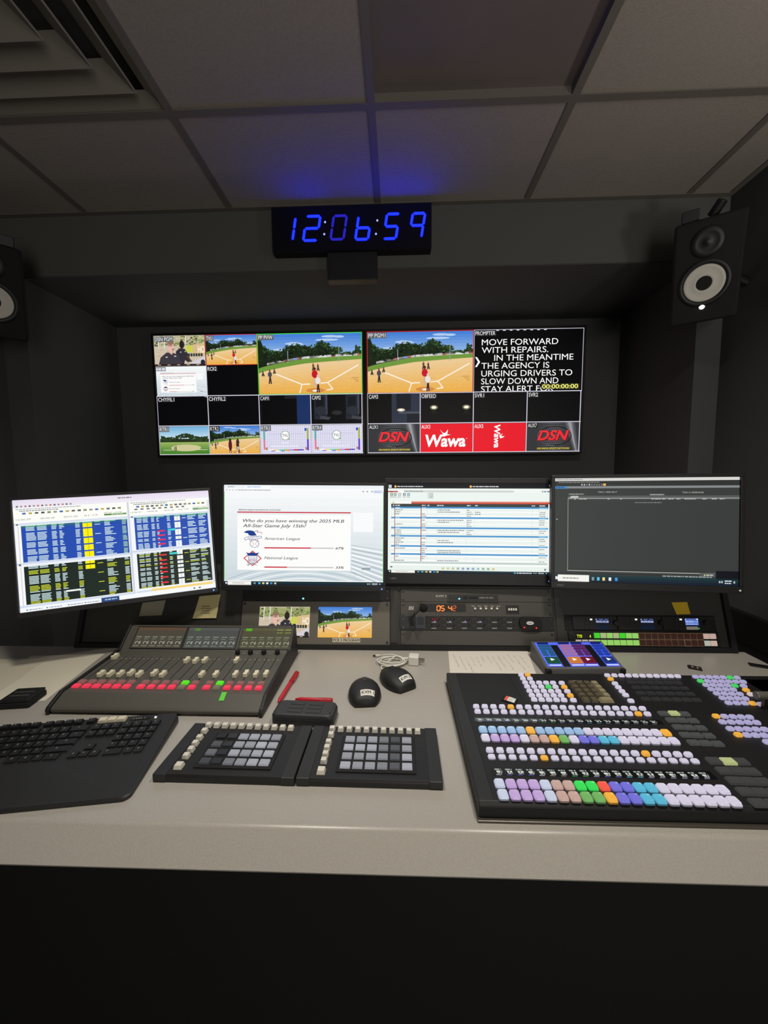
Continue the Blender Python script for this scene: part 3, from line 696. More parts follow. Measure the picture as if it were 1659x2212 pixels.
def mon_sheets(c):
    c.rect(0, 0, 1000, 625, (244, 246, 250), 0)
    c.grad(0, 0, 1000, 44, (232, 222, 240), (238, 232, 244), 3, 1); c.dashes(500, 14, 70, 6, (120, 116, 124), 2)
    for i in range(14): c.rect(14 + i * 19, 32, 24 + i * 19, 41, [(110, 106, 116), (150, 150, 158), (196, 120, 120)][i % 3], 2)
    for X0, X1, off in ((0, 545, 0), (552, 1000, 1)):
        c.rect(X0, 46, X1, 130, (252, 253, 246), 1); c.dashes(X0 + 12, 50, 300, 5, (170, 176, 182), 2, seed=off); c.dashes(X0 + 26, 60, 180, 5, (130, 134, 140), 2, seed=off + 3)
        n = 17 if not off else 15
        for i in range(n): c.rect(X0 + 40 + i * (X1 - X0 - 60) / n, 72, X0 + 56 + i * (X1 - X0 - 60) / n, 82, [(70, 110, 180), (150, 150, 140), (120, 140, 90), (80, 80, 84), (100, 100, 100), (190, 170, 80)][(i * 5) % 6], 2)
        if off:
            for i in range(9): c.rect(X0 + 30 + i * 32, 88, X0 + 46 + i * 32, 97, (120, 120, 124), 2)
        for u, s in ((.02, '12:06:59'), (.22, '00:00:28'), (.42, '00:01:28'), (.60, '01:19')): c.text(s, X0 + (X1 - X0) * u, 114, 8, (110, 116, 112), 2, w=(X1 - X0) * .12)
        c.text('00:07 LATE', X0 + (X1 - X0) * .78, 106, 8, (120, 130, 110), 2, w=90)
        c.rect(X0 + (X1 - X0) * .78, 108, X1 - 6, 117, (74, 134, 60), 3); c.dashes(X0 + (X1 - X0) * .85, 110, 60, 4, (190, 230, 180), 4)
        c.rect(X0, 130, X1, 142, (214, 224, 240), 2); c.ell(X0 + 14, 138, 5, 4, (60, 66, 80), 3)
    rr = random.Random(4)
    BL, DK = (34, 76, 176), (26, 38, 32)
    WT, YL, GN, CY = (214, 238, 240), (206, 220, 60), (176, 222, 176), (60, 214, 214)
    def grid(x0, y0, x1, y1, bg, rows, cols, yellow, reds, special):
        c.rect(x0, y0, x1, y1, bg, 3); hh = (y1 - y0) / rows; w = x1 - x0
        if bg == BL: c.grad(x0, y0, x1, y0 + hh * 3, (62, 120, 96), BL, 4, 3)
        for a, b, kind in cols:
            for r in range(rows):
                if bg == BL and r == 0:
                    c.rect(x0 + w * a, y0 + 1, x0 + w * b, y0 + hh * .7, (120, 214, 140), 4); continue
                yel = bg == DK and yellow(r)
                if kind == 't' and not special(r): c.rect(x0 + w * a, y0 + hh * (r + .18), x0 + w * (a + (b - a) * rr.uniform(.82, 1)), y0 + hh * (r + .72), YL if yel else (WT if a < .8 or bg == DK else GN), 4)
                if kind == 's' and r % 7 == 2: c.rect(x0 + w * a, y0 + hh * (r + .2), x0 + w * b, y0 + hh * (r + .7), YL if bg == DK else WT, 4)
                if kind == 'v' and not special(r): c.rect(x0 + w * a, y0 + hh * (r + .18), x0 + w * (a + (b - a) * rr.uniform(.45, 1)), y0 + hh * (r + .72), YL if yel else WT, 4)
                if kind == 'y' and not special(r) and (bg == BL or r < 7): c.rect(x0 + w * a, y0 + hh * r, x0 + w * b, y0 + hh * (r + 1.02), (252, 240, 0), 4)
                if kind == 'y' and not special(r) and (bg == BL or r < 7): c.rect(x0 + w * (a + (b - a) * .45), y0 + hh * (r + .3), x0 + w * (a + (b - a) * .55), y0 + hh * (r + .7), (120, 110, 30), 5)
                if kind == 'w' and not special(r): c.rect(x0 + w * a, y0 + hh * r, x0 + w * b, y0 + hh * (r + 1.02), (242, 246, 244), 4)
                if kind == 'w' and not special(r): c.rect(x0 + w * (a + (b - a) * .4), y0 + hh * (r + .35), x0 + w * (a + (b - a) * .6), y0 + hh * (r + .65), (150, 160, 158), 5)
                if kind == 'r' and reds(r): c.rect(x0 + w * a, y0 + hh * (r - .05), x0 + w * b, y0 + hh * (r + .9), (240, 40, 84) if bg == BL else (250, 50, 56), 6)
    LC = [(.04, .13, 't'), (.14, .23, 't'), (.27, .32, 't'), (.34, .39, 'v'), (.49, .535, 't'), (.56, .65, 'y'), (.675, .73, 's'), (.77, .88, 'v'), (.945, .99, 't')]
    RC = [(.03, .10, 't'), (.11, .18, 't'), (.22, .265, 't'), (.29, .325, 'v'), (.29, .39, 'r'), (.43, .475, 't'), (.53, .61, 'w'), (.635, .69, 's'), (.71, .84, 'v'), (.865, .98, 'v')]
    sp = lambda r: r in (4, 11, 16, 21)
    c.rect(8, 142, 26, 590, (250, 250, 250), 2)
    for r in range(64): c.rect(14, 150 + r * 7, 20, 153 + r * 7, (176, 180, 190), 3)
    grid(30, 146, 540, 350, BL, 26, LC, None, None, sp)
    grid(30, 374, 540, 586, DK, 27, LC, lambda r: r % 11 in (3, 4, 5) or r in (15, 17), None, lambda r: r in (2, 6, 13, 19))
    grid(576, 142, 984, 338, BL, 22, RC, None, lambda r: r in (10, 13, 16, 19), lambda r: r in (4, 9, 14, 17))
    grid(576, 364, 984, 574, DK, 26, RC, lambda r: r % 4 == 1, lambda r: r in (2, 6, 9, 12, 15, 19, 23), lambda r: r in (3, 7, 10, 13, 17, 21))
    c.rect(752, 226, 796, 238, CY, 7); c.rect(752, 374, 796, 386, CY, 7); c.rect(215, 530, 285, 540, (238, 242, 240), 7)
    for y in (352, 590): c.grad(0, y, 545, y + 16, (206, 218, 238), (232, 238, 246), 2, 2)
    c.ell(14, 362, 6, 5, (70, 76, 90), 3); c.grad(552, 342, 1000, 360, (206, 216, 232), (230, 236, 244), 2, 2)
    c.rect(544, 46, 554, 600, (206, 212, 224), 3); c.rect(984, 60, 1000, 590, (224, 228, 234), 3)
    c.rect(560, 588, 640, 598, (206, 220, 236), 3); c.rect(640, 584, 985, 598, (246, 214, 124), 3)
    c.rect(0, 602, 1000, 625, (246, 249, 252), 3)
    for u in (40, 130, 230, 310): c.dashes(u, 612, 60, 6, (170, 176, 190), 4); c.rect(u - 12, 611, u - 5, 618, (120, 130, 150), 4)
    c.rect(380, 600, 470, 625, (40, 74, 130), 5); c.dashes(398, 610, 60, 6, (190, 206, 232), 6); c.rect(870, 608, 880, 616, (90, 94, 100), 4); c.rect(900, 608, 912, 616, (90, 94, 100), 4)

def mon_poll(c):
    c.rect(0, 0, 1000, 628, (246, 247, 248), 0)
    poll(c, 0, 34, 1000, 564, 1)
    c.rect(0, 0, 1000, 20, (238, 242, 246), 3); c.dashes(24, 9, 40, 5, (150, 156, 164), 4); c.rect(130, 3, 290, 20, (250, 251, 252), 4); c.dashes(146, 9, 84, 5, (130, 170, 230), 5)
    c.rect(0, 20, 1000, 42, (248, 249, 251), 3); c.dashes(84, 29, 210, 5, (150, 154, 160), 4)
    for x in (14, 32, 50, 70): c.rect(x, 29, x + 7, 35, (170, 174, 180), 4)
    for x in (868, 894, 922): c.rect(x, 33, x + 8, 41, (140, 146, 152), 5)
    c.poly([(938, 30), (990, 30), (994, 38), (990, 46), (938, 46), (934, 38)], (120, 140, 210), 5); c.poly([(939, 32), (989, 32), (992, 38), (989, 44), (939, 44), (936, 38)], (242, 245, 252), 6); c.dashes(944, 36, 38, 4, (110, 130, 200), 7)
    c.rect(0, 40, 3, 600, (120, 220, 120), 6); c.rect(997, 40, 1000, 600, (120, 220, 120), 6)
    taskbar(c, 604, 628, 1000)

def mon_rundown(c):
    W, H = 1000, 563
    c.rect(0, 0, W, H, (236, 244, 240), 0)
    c.rect(0, 0, W, 32, (16, 18, 24), 2)
    c.rect(4, 10, 22, 28, (236, 238, 240), 3); c.text('AP', 6, 24, 11, (60, 64, 80), 4, w=14)
    for x, n in ((46, 160), (512, 160)): c.ell(x, 20, 7, 8, (236, 170, 60), 3); c.ell(x, 20, 3.5, 4, (252, 226, 180), 4); c.dashes(x + 12, 17, n, 6, (226, 226, 230), 3)
    c.ell(992, 14, 5, 5, (226, 228, 232), 3)
    c.rect(0, 32, W, 56, (240, 246, 243), 2); c.rect(0, 48, 62, 56, (192, 70, 64), 3); c.rect(12, 49, 28, 56, (120, 50, 50), 4); c.rect(62, 44, 92, 56, (250, 252, 250), 3); c.dashes(100, 47, 120, 6, (150, 164, 158), 3); c.rect(100, 44, 775, 56, (206, 212, 208), 2.5); c.dashes(944, 46, 52, 8, (120, 128, 132), 3)
    for x, col in ((14, (70, 110, 80)), (36, (90, 130, 90)), (64, (160, 170, 166)), (94, (90, 96, 100)), (120, (70, 130, 170)), (262, (170, 180, 182))): c.rect(x, 62, x + 16, 78, col, 3); c.rect(x + 4, 66, x + 12, 74, (236, 244, 240), 4); c.dashes(x - 2, 84, 20, 4, (130, 140, 138), 3)
    c.rect(247, 58, 283, 96, (214, 222, 220), 2.5)
    c.rect(22, 113, 990, 540, (248, 251, 249), 2)
    c.grad(146, 113, 998, 128, (226, 130, 110), (196, 74, 60), 3, 3); c.rect(22, 115, 146, 127, (250, 250, 244), 3); c.rect(28, 117, 40, 125, (206, 190, 110), 4)
    c.rect(20, 128, 984, 147, (58, 62, 62), 3)
    for x, n in ((30, 10), (46, 30), (212, 24), (246, 14), (306, 40), (490, 24), (540, 18), (884, 20), (930, 36)): c.dashes(x, 135, n, 6, (226, 230, 230), 4)
    rr = random.Random(12); y = 147; k = 0; blues = [0, 5, 10, 14, 19, 23]
    rows = 27; hh = (490 - 147) / rows
    for r in range(rows):
        y0 = 147 + r * hh
        if r in blues:
            c.rect(20, y0, 984, y0 + hh * .78, (70, 148, 206), 4); c.dashes(46, y0 + 3, 30, 5, (190, 222, 240), 5); c.dashes(212, y0 + 3, 24, 5, (190, 222, 240), 5); c.rect(930, y0 + 1, 976, y0 + hh * .7, (124, 186, 228), 5)
        else:
            if r % 2: c.rect(20, y0, 984, y0 + hh, (236, 244, 240), 3)
            c.rect(20, y0 + hh - 1, 984, y0 + hh, (200, 212, 208), 3.5)
            if rr.random() < .7: c.dashes(46, y0 + 4, rr.uniform(20, 64), 5, (120, 130, 130), 5, seed=r)
            if rr.random() < .6: c.dashes(212, y0 + 4, rr.uniform(16, 30), 5, (120, 130, 130), 5, seed=r)
            if r % 5 in (1, 2): c.dashes(310, y0 + 4, rr.uniform(60, 170), 5, (110, 120, 124), 5, seed=r)
            c.dashes(490, y0 + 4, rr.uniform(18, 42), 5, (140, 148, 152), 5, seed=r) if r < 14 else None
            if r in (2, 3): c.dashes(540, y0 + 4, 34, 5, (120, 130, 130), 5)
            if r % 4 != 1: c.dashes(932, y0 + 4, rr.uniform(30, 44), 5, (140, 148, 148), 5, seed=r)
        c.rect(40, y0, 44, y0 + hh * .92, (150, 50, 60), 6); c.rect(205, y0, 210, y0 + hh * .92, (150, 50, 60), 6)
    for x in (244, 302, 486, 536, 888, 926): c.rect(x, 147, x + 1, 492, (190, 204, 202), 4)
    c.rect(20, 492, 984, 503, (190, 206, 202), 4); c.rect(0, 516, W, 546, (232, 242, 236), 3); c.ell(22, 526, 8, 4, (70, 80, 80), 4)
    for i, x in enumerate(range(338, 650, 31)): c.rect(x, 526, x + 15, 538, [(216, 180, 80), (190, 190, 150), (200, 170, 110), (140, 150, 150), (110, 120, 170), (60, 110, 190), (90, 130, 180), (120, 170, 180), (120, 150, 110), (110, 160, 140)][i % 10], 4); c.rect(x + 4, 529, x + 9, 534, (240, 246, 240), 5)
    c.rect(966, 526, 976, 538, (120, 126, 130), 4)
    taskbar(c, 546, 563, W, icons=(.185, .21, .235, .26, .285, .305)); c.dashes(800, 552, 90, 6, (220, 228, 232), 8); c.rect(782, 550, 794, 560, (80, 160, 200), 8)

def mon_dark(c):
    W, H = 1000, 625
    c.rect(0, 0, W, H, (54, 58, 57), 0)
    c.rect(0, 0, W, 17, (216, 214, 210), 1); c.dashes(10, 6, 150, 5, (130, 132, 132), 2)
    c.rect(0, 17, W, 48, (46, 49, 48), 1); c.dashes(24, 22, 230, 6, (120, 122, 116), 2)
    for i in range(9): c.rect(152 + i * 14, 35, 160 + i * 14, 44, (190, 192, 190) if i in (0, 1, 3) else (120, 124, 122), 2)
    c.rect(275, 33, 290, 46, (236, 180, 84), 2)
    c.rect(0, 48, W, 61, (132, 136, 138), 1); c.rect(0, 48, 72, 62, (70, 140, 196), 2); c.dashes(6, 53, 50, 5, (24, 60, 110), 3)
    c.text('TXA1-1: 00:01:45:17', 246, 88, 9, (186, 190, 184), 2, w=106); c.text('TXA1-2: 00:00:43:02', 704, 92, 9, (186, 190, 184), 2, w=112)
    c.rect(80, 92, 170, 100, (84, 88, 86), 2); c.dashes(84, 93, 80, 5, (160, 162, 158), 3); c.rect(530, 96, 610, 104, (110, 114, 112), 2); c.dashes(534, 97, 70, 5, (170, 172, 168), 3)
    c.poly([(84, 118), (98, 106), (136, 106), (136, 118)], (190, 192, 188), 3)
    c.grad(78, 106, W, 118, (92, 96, 94), (78, 82, 82), 2, 2); c.rect(78, 118, W, 124, (150, 154, 152), 2); c.rect(78, 124, W, 132, (62, 66, 66), 2)
    for x, n in ((112, 10), (138, 46), (300, 14), (370, 8), (540, 50), (596, 22), (630, 30), (674, 20), (716, 60), (810, 22), (858, 26), (900, 24)): c.dashes(x, 122, n, 6, (176, 178, 176), 3)
    c.dashes(450, 144, 146, 5, (130, 132, 128), 2)
    c.rect(76, 118, 79, 558, (150, 152, 148), 3); c.rect(76, 555, 880, 560, (160, 162, 156), 3); c.rect(78, 548, 830, 550, (30, 32, 32), 3)
    c.ell(14, 248, 3, 3, (220, 222, 216), 2)
    c.rect(800, 556, 880, 576, (80, 86, 84), 4); c.ell(826, 566, 4, 4, (230, 214, 140), 5); c.dashes(834, 562, 40, 7, (190, 192, 188), 5)
    c.rect(885, 540, W, 590, (10, 12, 22), 5)
    c.rect(0, 572, 600, 576, (30, 34, 36), 3); c.dashes(604, 574, 260, 7, (150, 156, 154), 7)
    taskbar(c, 582, 625, W, search=.20, icons=(.215, .245, .275, .31, .345))
monitor((-.826, 1.135, 1.084), 22.6, 7.1, 2.1, .50, .3125, .007, .014, .008, 'monitor full of blue and black spreadsheets with yellow and red cells, at the far left', mon_sheets, 1000, 625, (-.80, 1.335, .936), led=(.243, -.163))
monitor((-.294, 1.209, 1.107), 1.3, 4.2, -.7, .50, .314, .008, .016, .008, 'monitor showing a large white poll page with two red result bars', mon_poll, 1000, 628, (-.29, 1.38, .936), led=(.246, -.165))
monitor((.225, 1.248, 1.122), -1.4, 3.3, -.4, .512, .288, .010, .034, .016, 'monitor showing the white rundown table with thin blue rows', mon_rundown, 1000, 563, (.225, 1.42, .936), led=(.252, -.163), logo=True)
monitor((.725, 1.173, 1.125), -6.7, 4.5, .2, .50, .3125, .010, .020, .010, 'monitor showing an almost empty dark grey window, at the right end of the monitors', mon_dark, 1000, 625, (.735, 1.34, .936), led=(.25, -.167), logo=True, led2=mat('small_white_led', (90, 90, 90), .4, emit=(220, 220, 225), estr=.7))

# ================================================================== WALL CLOCK
MC = T((-.182, 1.682, 0))
cl = thing('digital_wall_clock', 'black digital wall clock with blue digits reading 12:06:59 under the ceiling', 'clock', T((-.182, 1.734, .908)))
IC = cl.matrix_world.inverted()
CF = 1.684
pA, pB = loc(T((0, CF, 0)), 586, 449, 1), loc(T((0, CF, 0)), 932, 540, 1)
zt, zb = loc(T((0, CF, 0)), 760, 443, 1).z + CAM.z * 0, loc(T((0, CF, 0)), 760, 540, 1).z
xa, xb = pA.x, pB.x
zt = min(zt, ZC - .012)
hs = MB()
hs.b2((xa, CF + .006, zb), (xb, 1.7345, zt)); hs.obj('housing', M_BLACKM, cl, bevel=.003)
for o in cl.children: o.matrix_parent_inverse = IC
fp = MB(); fp.b2((xa, CF, zb), (xb, CF + .0055, zt)); o = fp.obj('lens', mat('clock_lens', (6, 7, 16), .25), cl); o.matrix_parent_inverse = IC
brk = MB(); z0 = loc(T((0, 1.70, 0)), 760, 600, 1).z
bx0, bx1 = loc(T((0, 1.70, 0)), 708, 590, 1).x, loc(T((0, 1.70, 0)), 815, 590, 1).x
brk.b2((bx0, 1.695, z0), (bx1, 1.7345, zb - .001)); brk.b2((bx0, 1.690, z0 - .012), (bx1, 1.7345, z0)); o = brk.obj('mounting_box', M_BLACK, cl, bevel=.002); o.matrix_parent_inverse = IC
M_SEG = mat('blue_segment', (10, 20, 80), .4, emit=(3, 9, 255), estr=20)
M_SEGD = mat('dim_blue_segment', (10, 20, 80), .4, emit=(44, 36, 214), estr=.75)
M_DOT = mat('blue_dot', (80, 90, 160), .4, emit=(170, 180, 255), estr=1.1)
SEGS = {'0': 'abcdef', '1': 'bc', '2': 'abged', '5': 'afgcd', '6': 'fgedc', '9': 'abcfg', '4': 'fgbc'}
def seg_digit(d, x, z, w, h, t, sl, y):
    """seven-segment digit in the xz plane, lower-left at (x, z); sl = slant"""
    m = MB(); P = lambda a, b: (x + a * w + b * h * sl, b * h + z)
    e = t * .5
    def bar(a, b):
        (x0, z0), (x1, z1) = a, b; L = math.hypot(x1 - x0, z1 - z0); ux, uz = (x1 - x0) / L, (z1 - z0) / L; nx, nz = -uz, ux; g = t * .12
        x0 += ux * g; z0 += uz * g; x1 -= ux * g; z1 -= uz * g
        pts = [(x0, z0), (x0 + ux * e + nx * e, z0 + uz * e + nz * e), (x1 - ux * e + nx * e, z1 - uz * e + nz * e), (x1, z1), (x1 - ux * e - nx * e, z1 - uz * e - nz * e), (x0 + ux * e - nx * e, z0 + uz * e - nz * e)]
        m.prism(pts, y, y + .0012, axis='y')
    S = {'a': ((0, 1), (1, 1)), 'b': ((1, .5), (1, 1)), 'c': ((1, 0), (1, .5)), 'd': ((0, 0), (1, 0)), 'e': ((0, 0), (0, .5)), 'f': ((0, .5), (0, 1)), 'g': ((0, .5), (1, .5))}
    for q in SEGS[d]: bar(P(*S[q][0]), P(*S[q][1]))
    return m
Zc = lambda px, py: loc(T((0, CF, 0)), px, py, 1)
for d, xl, xr, yb, yt, mm in (('1', 608, 632, 520, 471, M_SEG), ('2', 655, 685, 520, 468, M_SEG), ('0', 714, 742, 517.5, 467, M_SEGD), ('6', 767.5, 795, 517.5, 468, M_SEG), ('5', 828, 855, 516, 463, M_SEG), ('9', 883.5, 910, 513.5, 461.5, M_SEG)):
    a, b, c_ = Zc(xl, yb), Zc(xr, yb), Zc(xl, yt)
    o = seg_digit(d, a.x, a.z, b.x - a.x, c_.z - a.z, .0095, .17, CF - .0014).obj('digit', mm, cl); o.matrix_parent_inverse = IC
for px, py in ((702.3, 480), (700.5, 506), (815, 476.5), (812.2, 505.5)):
    p = Zc(px, py); o = MB().cyl((p.x, CF - .0014, p.z), (p.x, CF - .0002, p.z), .004, 12).obj('colon_dot', M_DOT, cl); o.matrix_parent_inverse = IC

# ================================================================== LOUDSPEAKERS
def speaker(center, label, toe, tilt, wallx, sgn):
    M = T(Vector(center)) @ Matrix.Rotation(R(toe), 4, 'Z') @ Matrix.Rotation(R(tilt), 4, 'X')
    t = thing('studio_loudspeaker', label, 'loudspeaker', M, 'loudspeakers at the front corners of the ceiling')
    MB().b2((-.098, 0, -.165), (.098, .17, .165)).obj('cabinet', mat('speaker_black', (11, 11, 12), .8), t, bevel=.008)
    q = Matrix.Rotation(R(90), 4, 'X')
    MB().lathe([(0, -.004), (.022, -.0015), (.026, .004), (.03, .0015), (.050, .004), (.056, .0065), (.059, .004), (.06, .0005)], 40, M=T((-sgn * .004, 0, -.035)) @ q).obj('woofer_cone', mat('pale_cone', (216, 213, 202), .8), t, smooth=True)
    MB().lathe([(.06, .0005), (.064, .005), (.075, .003), (.077, .0002)], 40, M=T((-sgn * .004, 0, -.035)) @ q).obj('woofer_ring', M_BLACK, t, smooth=True)
    MB().lathe([(0, .006), (.010, .004), (.016, .001), (.03, .004), (.045, .0055), (.048, .0003)], 36, M=T((-sgn * .004, 0, .092)) @ q).obj('tweeter', M_BLACK, t, smooth=True)
    MB().lathe([(0, .005), (.006, .004), (.0085, .0015), (.0085, .0)], 18, M=T((-sgn * .004, 0, -.112)) @ q).obj('power_light', M_LEDW, t)
    I = M.inverted()
    w0 = Vector((wallx, center[1] + .13, center[2] + .02))
    MB().cyl((0, .165, .02), I @ w0, .018, 12).obj('bracket_arm', M_BLACK, t)
    MB().box((-sgn * .055, .05, .183), (.05, .05, .036)).obj('bracket_block', M_BLACK, t, bevel=.002)
    MB().cyl((sgn * .004, .05, .166), (sgn * .03, .04, .205), .016, 10).obj('clamp_knob', M_BLACK, t, bevel=.002)
    return t
speaker((1.094, 1.50, 1.29 + .712), 'black loudspeaker with a pale cone and white power light, right of the clock', -33, 24, 1.34, 1)
speaker((-1.53, 1.50, 1.29 + .705), 'black loudspeaker with a pale cone, left of the clock and cut by the photo edge', 42, 22, -1.728, -1)

# ================================================================== RACK UNITS ON THE TURRET
def rack(name, label, cat, u0, v0, u1, v1, m=M_RACK, group=None, panel='faceplate', d=.005, screws=True):
    uc, vc = (u0 + u1) / 2, (v0 + v1) / 2
    t = thing(name, label, cat, MT @ T((uc, -.0008, vc)), group)
    t['o'] = (uc, vc)
    MB().b2((u0 - uc, -d, v0 - vc), (u1 - uc, 0, v1 - vc)).obj(panel, m, t, bevel=.0008)
    if screws:
        for sx in (u0 + .008, u1 - .008):
            for sz in ((v0 + .008, v1 - .008) if v1 - v0 > .03 else ((v0 + v1) / 2,)):
                q = (sx - uc, -d - .0001, sz - vc)
                MB().cyl(q, (q[0], q[1] - .0022, q[2]), .004, 14).obj('rack_screw', M_STEEL, t, bevel=.0006)
    return t
def rl(t, px, py, y=-.006):
    p = tl(px, py, y - .0008); uc, vc = t['o']
    return Vector((p.x - uc, y, p.z - vc))
def rrect(t, x0, y0, x1, y1, y=-.006):
    a, b = rl(t, x0, (y0 + y1) / 2, y), rl(t, x1, (y0 + y1) / 2, y); c_, e = rl(t, (x0 + x1) / 2, y0, y), rl(t, (x0 + x1) / 2, y1, y)
    return (a.x + b.x) / 2, (c_.z + e.z) / 2, b.x - a.x, c_.z - e.z
M_BLUE_LCD = mat('lcd_backing', (10, 12, 18), .3)

t = rack('rack_receiver_unit', 'black rack unit with one blue light under the poll monitor', 'rack unit', -.507, .148, -.026, .186, M_BLACK)
p = rl(t, 655, 1293); MB().cyl((p.x, -.005, p.z), (p.x, -.0075, p.z), .0028, 12).obj('status_light', mat('cyan_led', (20, 90, 160), .3, emit=(110, 200, 255), estr=2.5), t)

t = rack('preview_screen_panel', 'grey rack panel with two small picture screens and a PCR 3 PROGRAM label', 'screen panel', -.507, .0125, -.026, .146, mat('screen_panel_grey', (104, 100, 91), .55))
for (x0, x1), fn in (((-.449, -.284), studio), ((-.2565, -.083), softball)):
    uc, vc = t['o']; a, b = rl(t, 700, 1311).z, rl(t, 700, 1377).z
    w, h = x1 - x0, a - b
    c = Canvas(320, 180, w, h, step=.00008); fn(c, 0, 0, 320, 180)
    c.obj('screen', t, M_SCREEN, T(((x0 + x1) / 2 - uc, -.0052, (a + b) / 2)))
x, z, w, h = rrect(t, 718, 1378.5, 778, 1387.5)
c = Canvas(200, 30, w, h); c.rect(0, 0, 200, 30, (214, 206, 186), 0); c.text('PCR 3 PROGRAM', 6, 25, 19, (30, 28, 26), 1, w=188, bold=.012); c.obj('name_label', t, M_PRINT, T((x, -.0053, z)))

t = rack('kvm_rack_unit', 'dark rack panel marked KVM 2 with a blue light, under the rundown monitor', 'rack unit', .009, .1465, .491, .188)
x, z, w, h = rrect(t, 941, 1284, 966, 1291); c = Canvas(100, 26, w, h); c.text('KVM 2', 4, 22, 17, (226, 222, 214), 1, w=90, bold=.012); c.obj('name_label', t, M_PRINT, T((x, -.0053, z)))
x, z, w, h = rrect(t, 967, 1284, 1077, 1300); bx = MB().b2((x - w / 2, -.009, z - h / 2), (x + w / 2, -.0052, z + h / 2)).obj('receiver_box', M_CHAR, t, bevel=.001)
c = Canvas(220, 40, w, h); c.frame(0, 0, 220, 40, 2, (90, 88, 84), 1); c.rect(66, 10, 86, 28, (30, 30, 30), 1); c.rect(92, 14, 130, 24, (20, 20, 20), 1); c.dashes(136, 14, 60, 8, (120, 116, 108), 1); c.obj('front_print', t, M_PRINT, T((x, -.0092, z)))
p = rl(t, 992, 1293.5, -.0095); MB().cyl((p.x, -.009, p.z), (p.x, -.0112, p.z), .0025, 10).obj('status_light', MATS['cyan_led'], t)

t = rack('countdown_timer_unit', 'dark rack timer with an orange 05 42 display', 'timer', .009, .1005, .491, .1455)
x, z, w, h = rrect(t, 908, 1304.5, 1006, 1321); MB().b2((x - w / 2, -.0065, z - h / 2), (x + w / 2, -.0052, z + h / 2)).obj('display_window', M_BLACK, t)
M_OR = mat('orange_segment', (90, 30, 5), .4, emit=(255, 120, 40), estr=1.9); M_ORD = mat('dim_orange_segment', (80, 30, 5), .4, emit=(214, 96, 40), estr=.8)
for d, a, b, mm in (('0', 943.7, 950.5, M_OR), ('5', 952.5, 959.4, M_OR), ('4', 968.5, 975.5, M_OR), ('2', 978, 984.5, M_ORD)):
    A, B, C_ = rl(t, a, 1319.3), rl(t, b, 1319.3), rl(t, a, 1308.8)
    seg_digit(d, A.x, A.z, B.x - A.x, C_.z - A.z, .0026, .06, -.0078).obj('digit', mm, t)
for px in (1026, 1038, 1049.5, 1061.5, 1073.5):
    p = rl(t, px, 1314.5); MB().cyl((p.x, -.0052, p.z), (p.x, -.010, p.z), .0034, 14).obj('button', M_WHITEP, t, bevel=.0008)
x, z, w, h = rrect(t, 1093, 1308, 1121, 1326); sw = MB().b2((x - w / 2, -.0062, z - h / 2), (x + w / 2, -.0052, z + h / 2)).obj('switch_bank', M_BLACK, t)
for k in range(4):
    q = MB(); xx = x + (k - 1.5) * w * .18; q.b2((xx - w * .06, -.0085, z - h * .1), (xx + w * .06, -.0064, z + h * .18)); q.obj('switch', M_WHITEP, t)
x, z, w, h = rrect(t, 882, 1308, 895, 1319); c = Canvas(100, 80, w, h); c.text('ESI', 6, 66, 50, (206, 202, 194), 1, w=86, bold=.03, shear=.15); c.obj('maker_mark', t, M_PRINT, T((x, -.0053, z)))
c = Canvas(200, 10, .10, .004); 
for k in range(5): c.dashes(8 + k * 40, 2, 22, 5, (190, 186, 176), 1, seed=k)
p = rl(t, 1050, 1309.5); c.obj('button_print', t, M_PRINT, T((p.x, -.0053, p.z)))

t = rack('intercom_panel', 'black rack intercom with two rows of small key displays and a gooseneck microphone', 'intercom', .009, .0575, .491, .0995, M_BLACK)
x, z, w, h = rrect(t, 898, 1331, 919, 1357); kp = MB().b2((x - w / 2, -.0066, z - h / 2), (x + w / 2, -.0052, z + h / 2)).obj('keypad', mat('slate_keypad', (62, 66, 76), .5), t, bevel=.0006)
for i in range(3):
    for j in range(4): MB().b2((x - w * .32 + i * w * .23, -.0082, z + h * .32 - j * h * .17), (x - w * .16 + i * w * .23, -.0067, z + h * .42 - j * h * .17)).obj('key', M_CHAR, t)
x, z, w, h = rrect(t, 864, 1331, 884, 1357); MB().b2((x - w / 2, -.0064, z - h / 2), (x + w / 2, -.0052, z + h / 2)).obj('end_plate', M_CHAR, t)
Zx = lambda v: 820 + v / 4.1475
Zy = lambda v: 1020 + v / 4.1475
for i, xz in enumerate((415, 553, 688, 823, 957, 1092)):
    for j, yz in enumerate((1298, 1352)):
        x, z, w, h = rrect(t, Zx(xz + 2), Zy(yz), Zx(xz + 130), Zy(yz + 52))
        MB().b2((x - w / 2, -.0062, z - h / 2), (x + w / 2, -.0052, z + h / 2)).obj('key_module', M_BLACK, t)
        c = Canvas(130, 52, w, h, .0001)
        c.frame(42, 2, 128, 40, 3, (74, 72, 68), 1); c.rect(46, 6, 124, 36, (16, 15, 16), 1)
        c.ell(22, 16, 10, 9, (60, 58, 56), 1); c.rect(48, 42, 92, 51, (150, 148, 140), 1)
        c.dashes(54, 12, 60, 7, (150, 40, 60) if (i, j) == (0, 0) else (64, 62, 62), 2, seed=i); c.dashes(54, 24, 50, 7, (150, 40, 60) if (i, j) == (0, 0) else (64, 62, 62), 2, seed=i + 9)
        c.obj('key_display', t, M_PRINT, T((x, -.0063, z)))
        if j == 0 and i < 4:
            p = rl(t, Zx(xz + 78), Zy(1338)); MB().cyl((p.x, -.0064, p.z), (p.x, -.0078, p.z), .0016, 8).obj('key_light', mat('violet_led', (60, 50, 160), .3, emit=(150, 130, 255), estr=1.6), t)
x, z, w, h = rrect(t, 1118, 1331, 1172, 1362); q = Matrix.Rotation(R(90), 4, 'X')
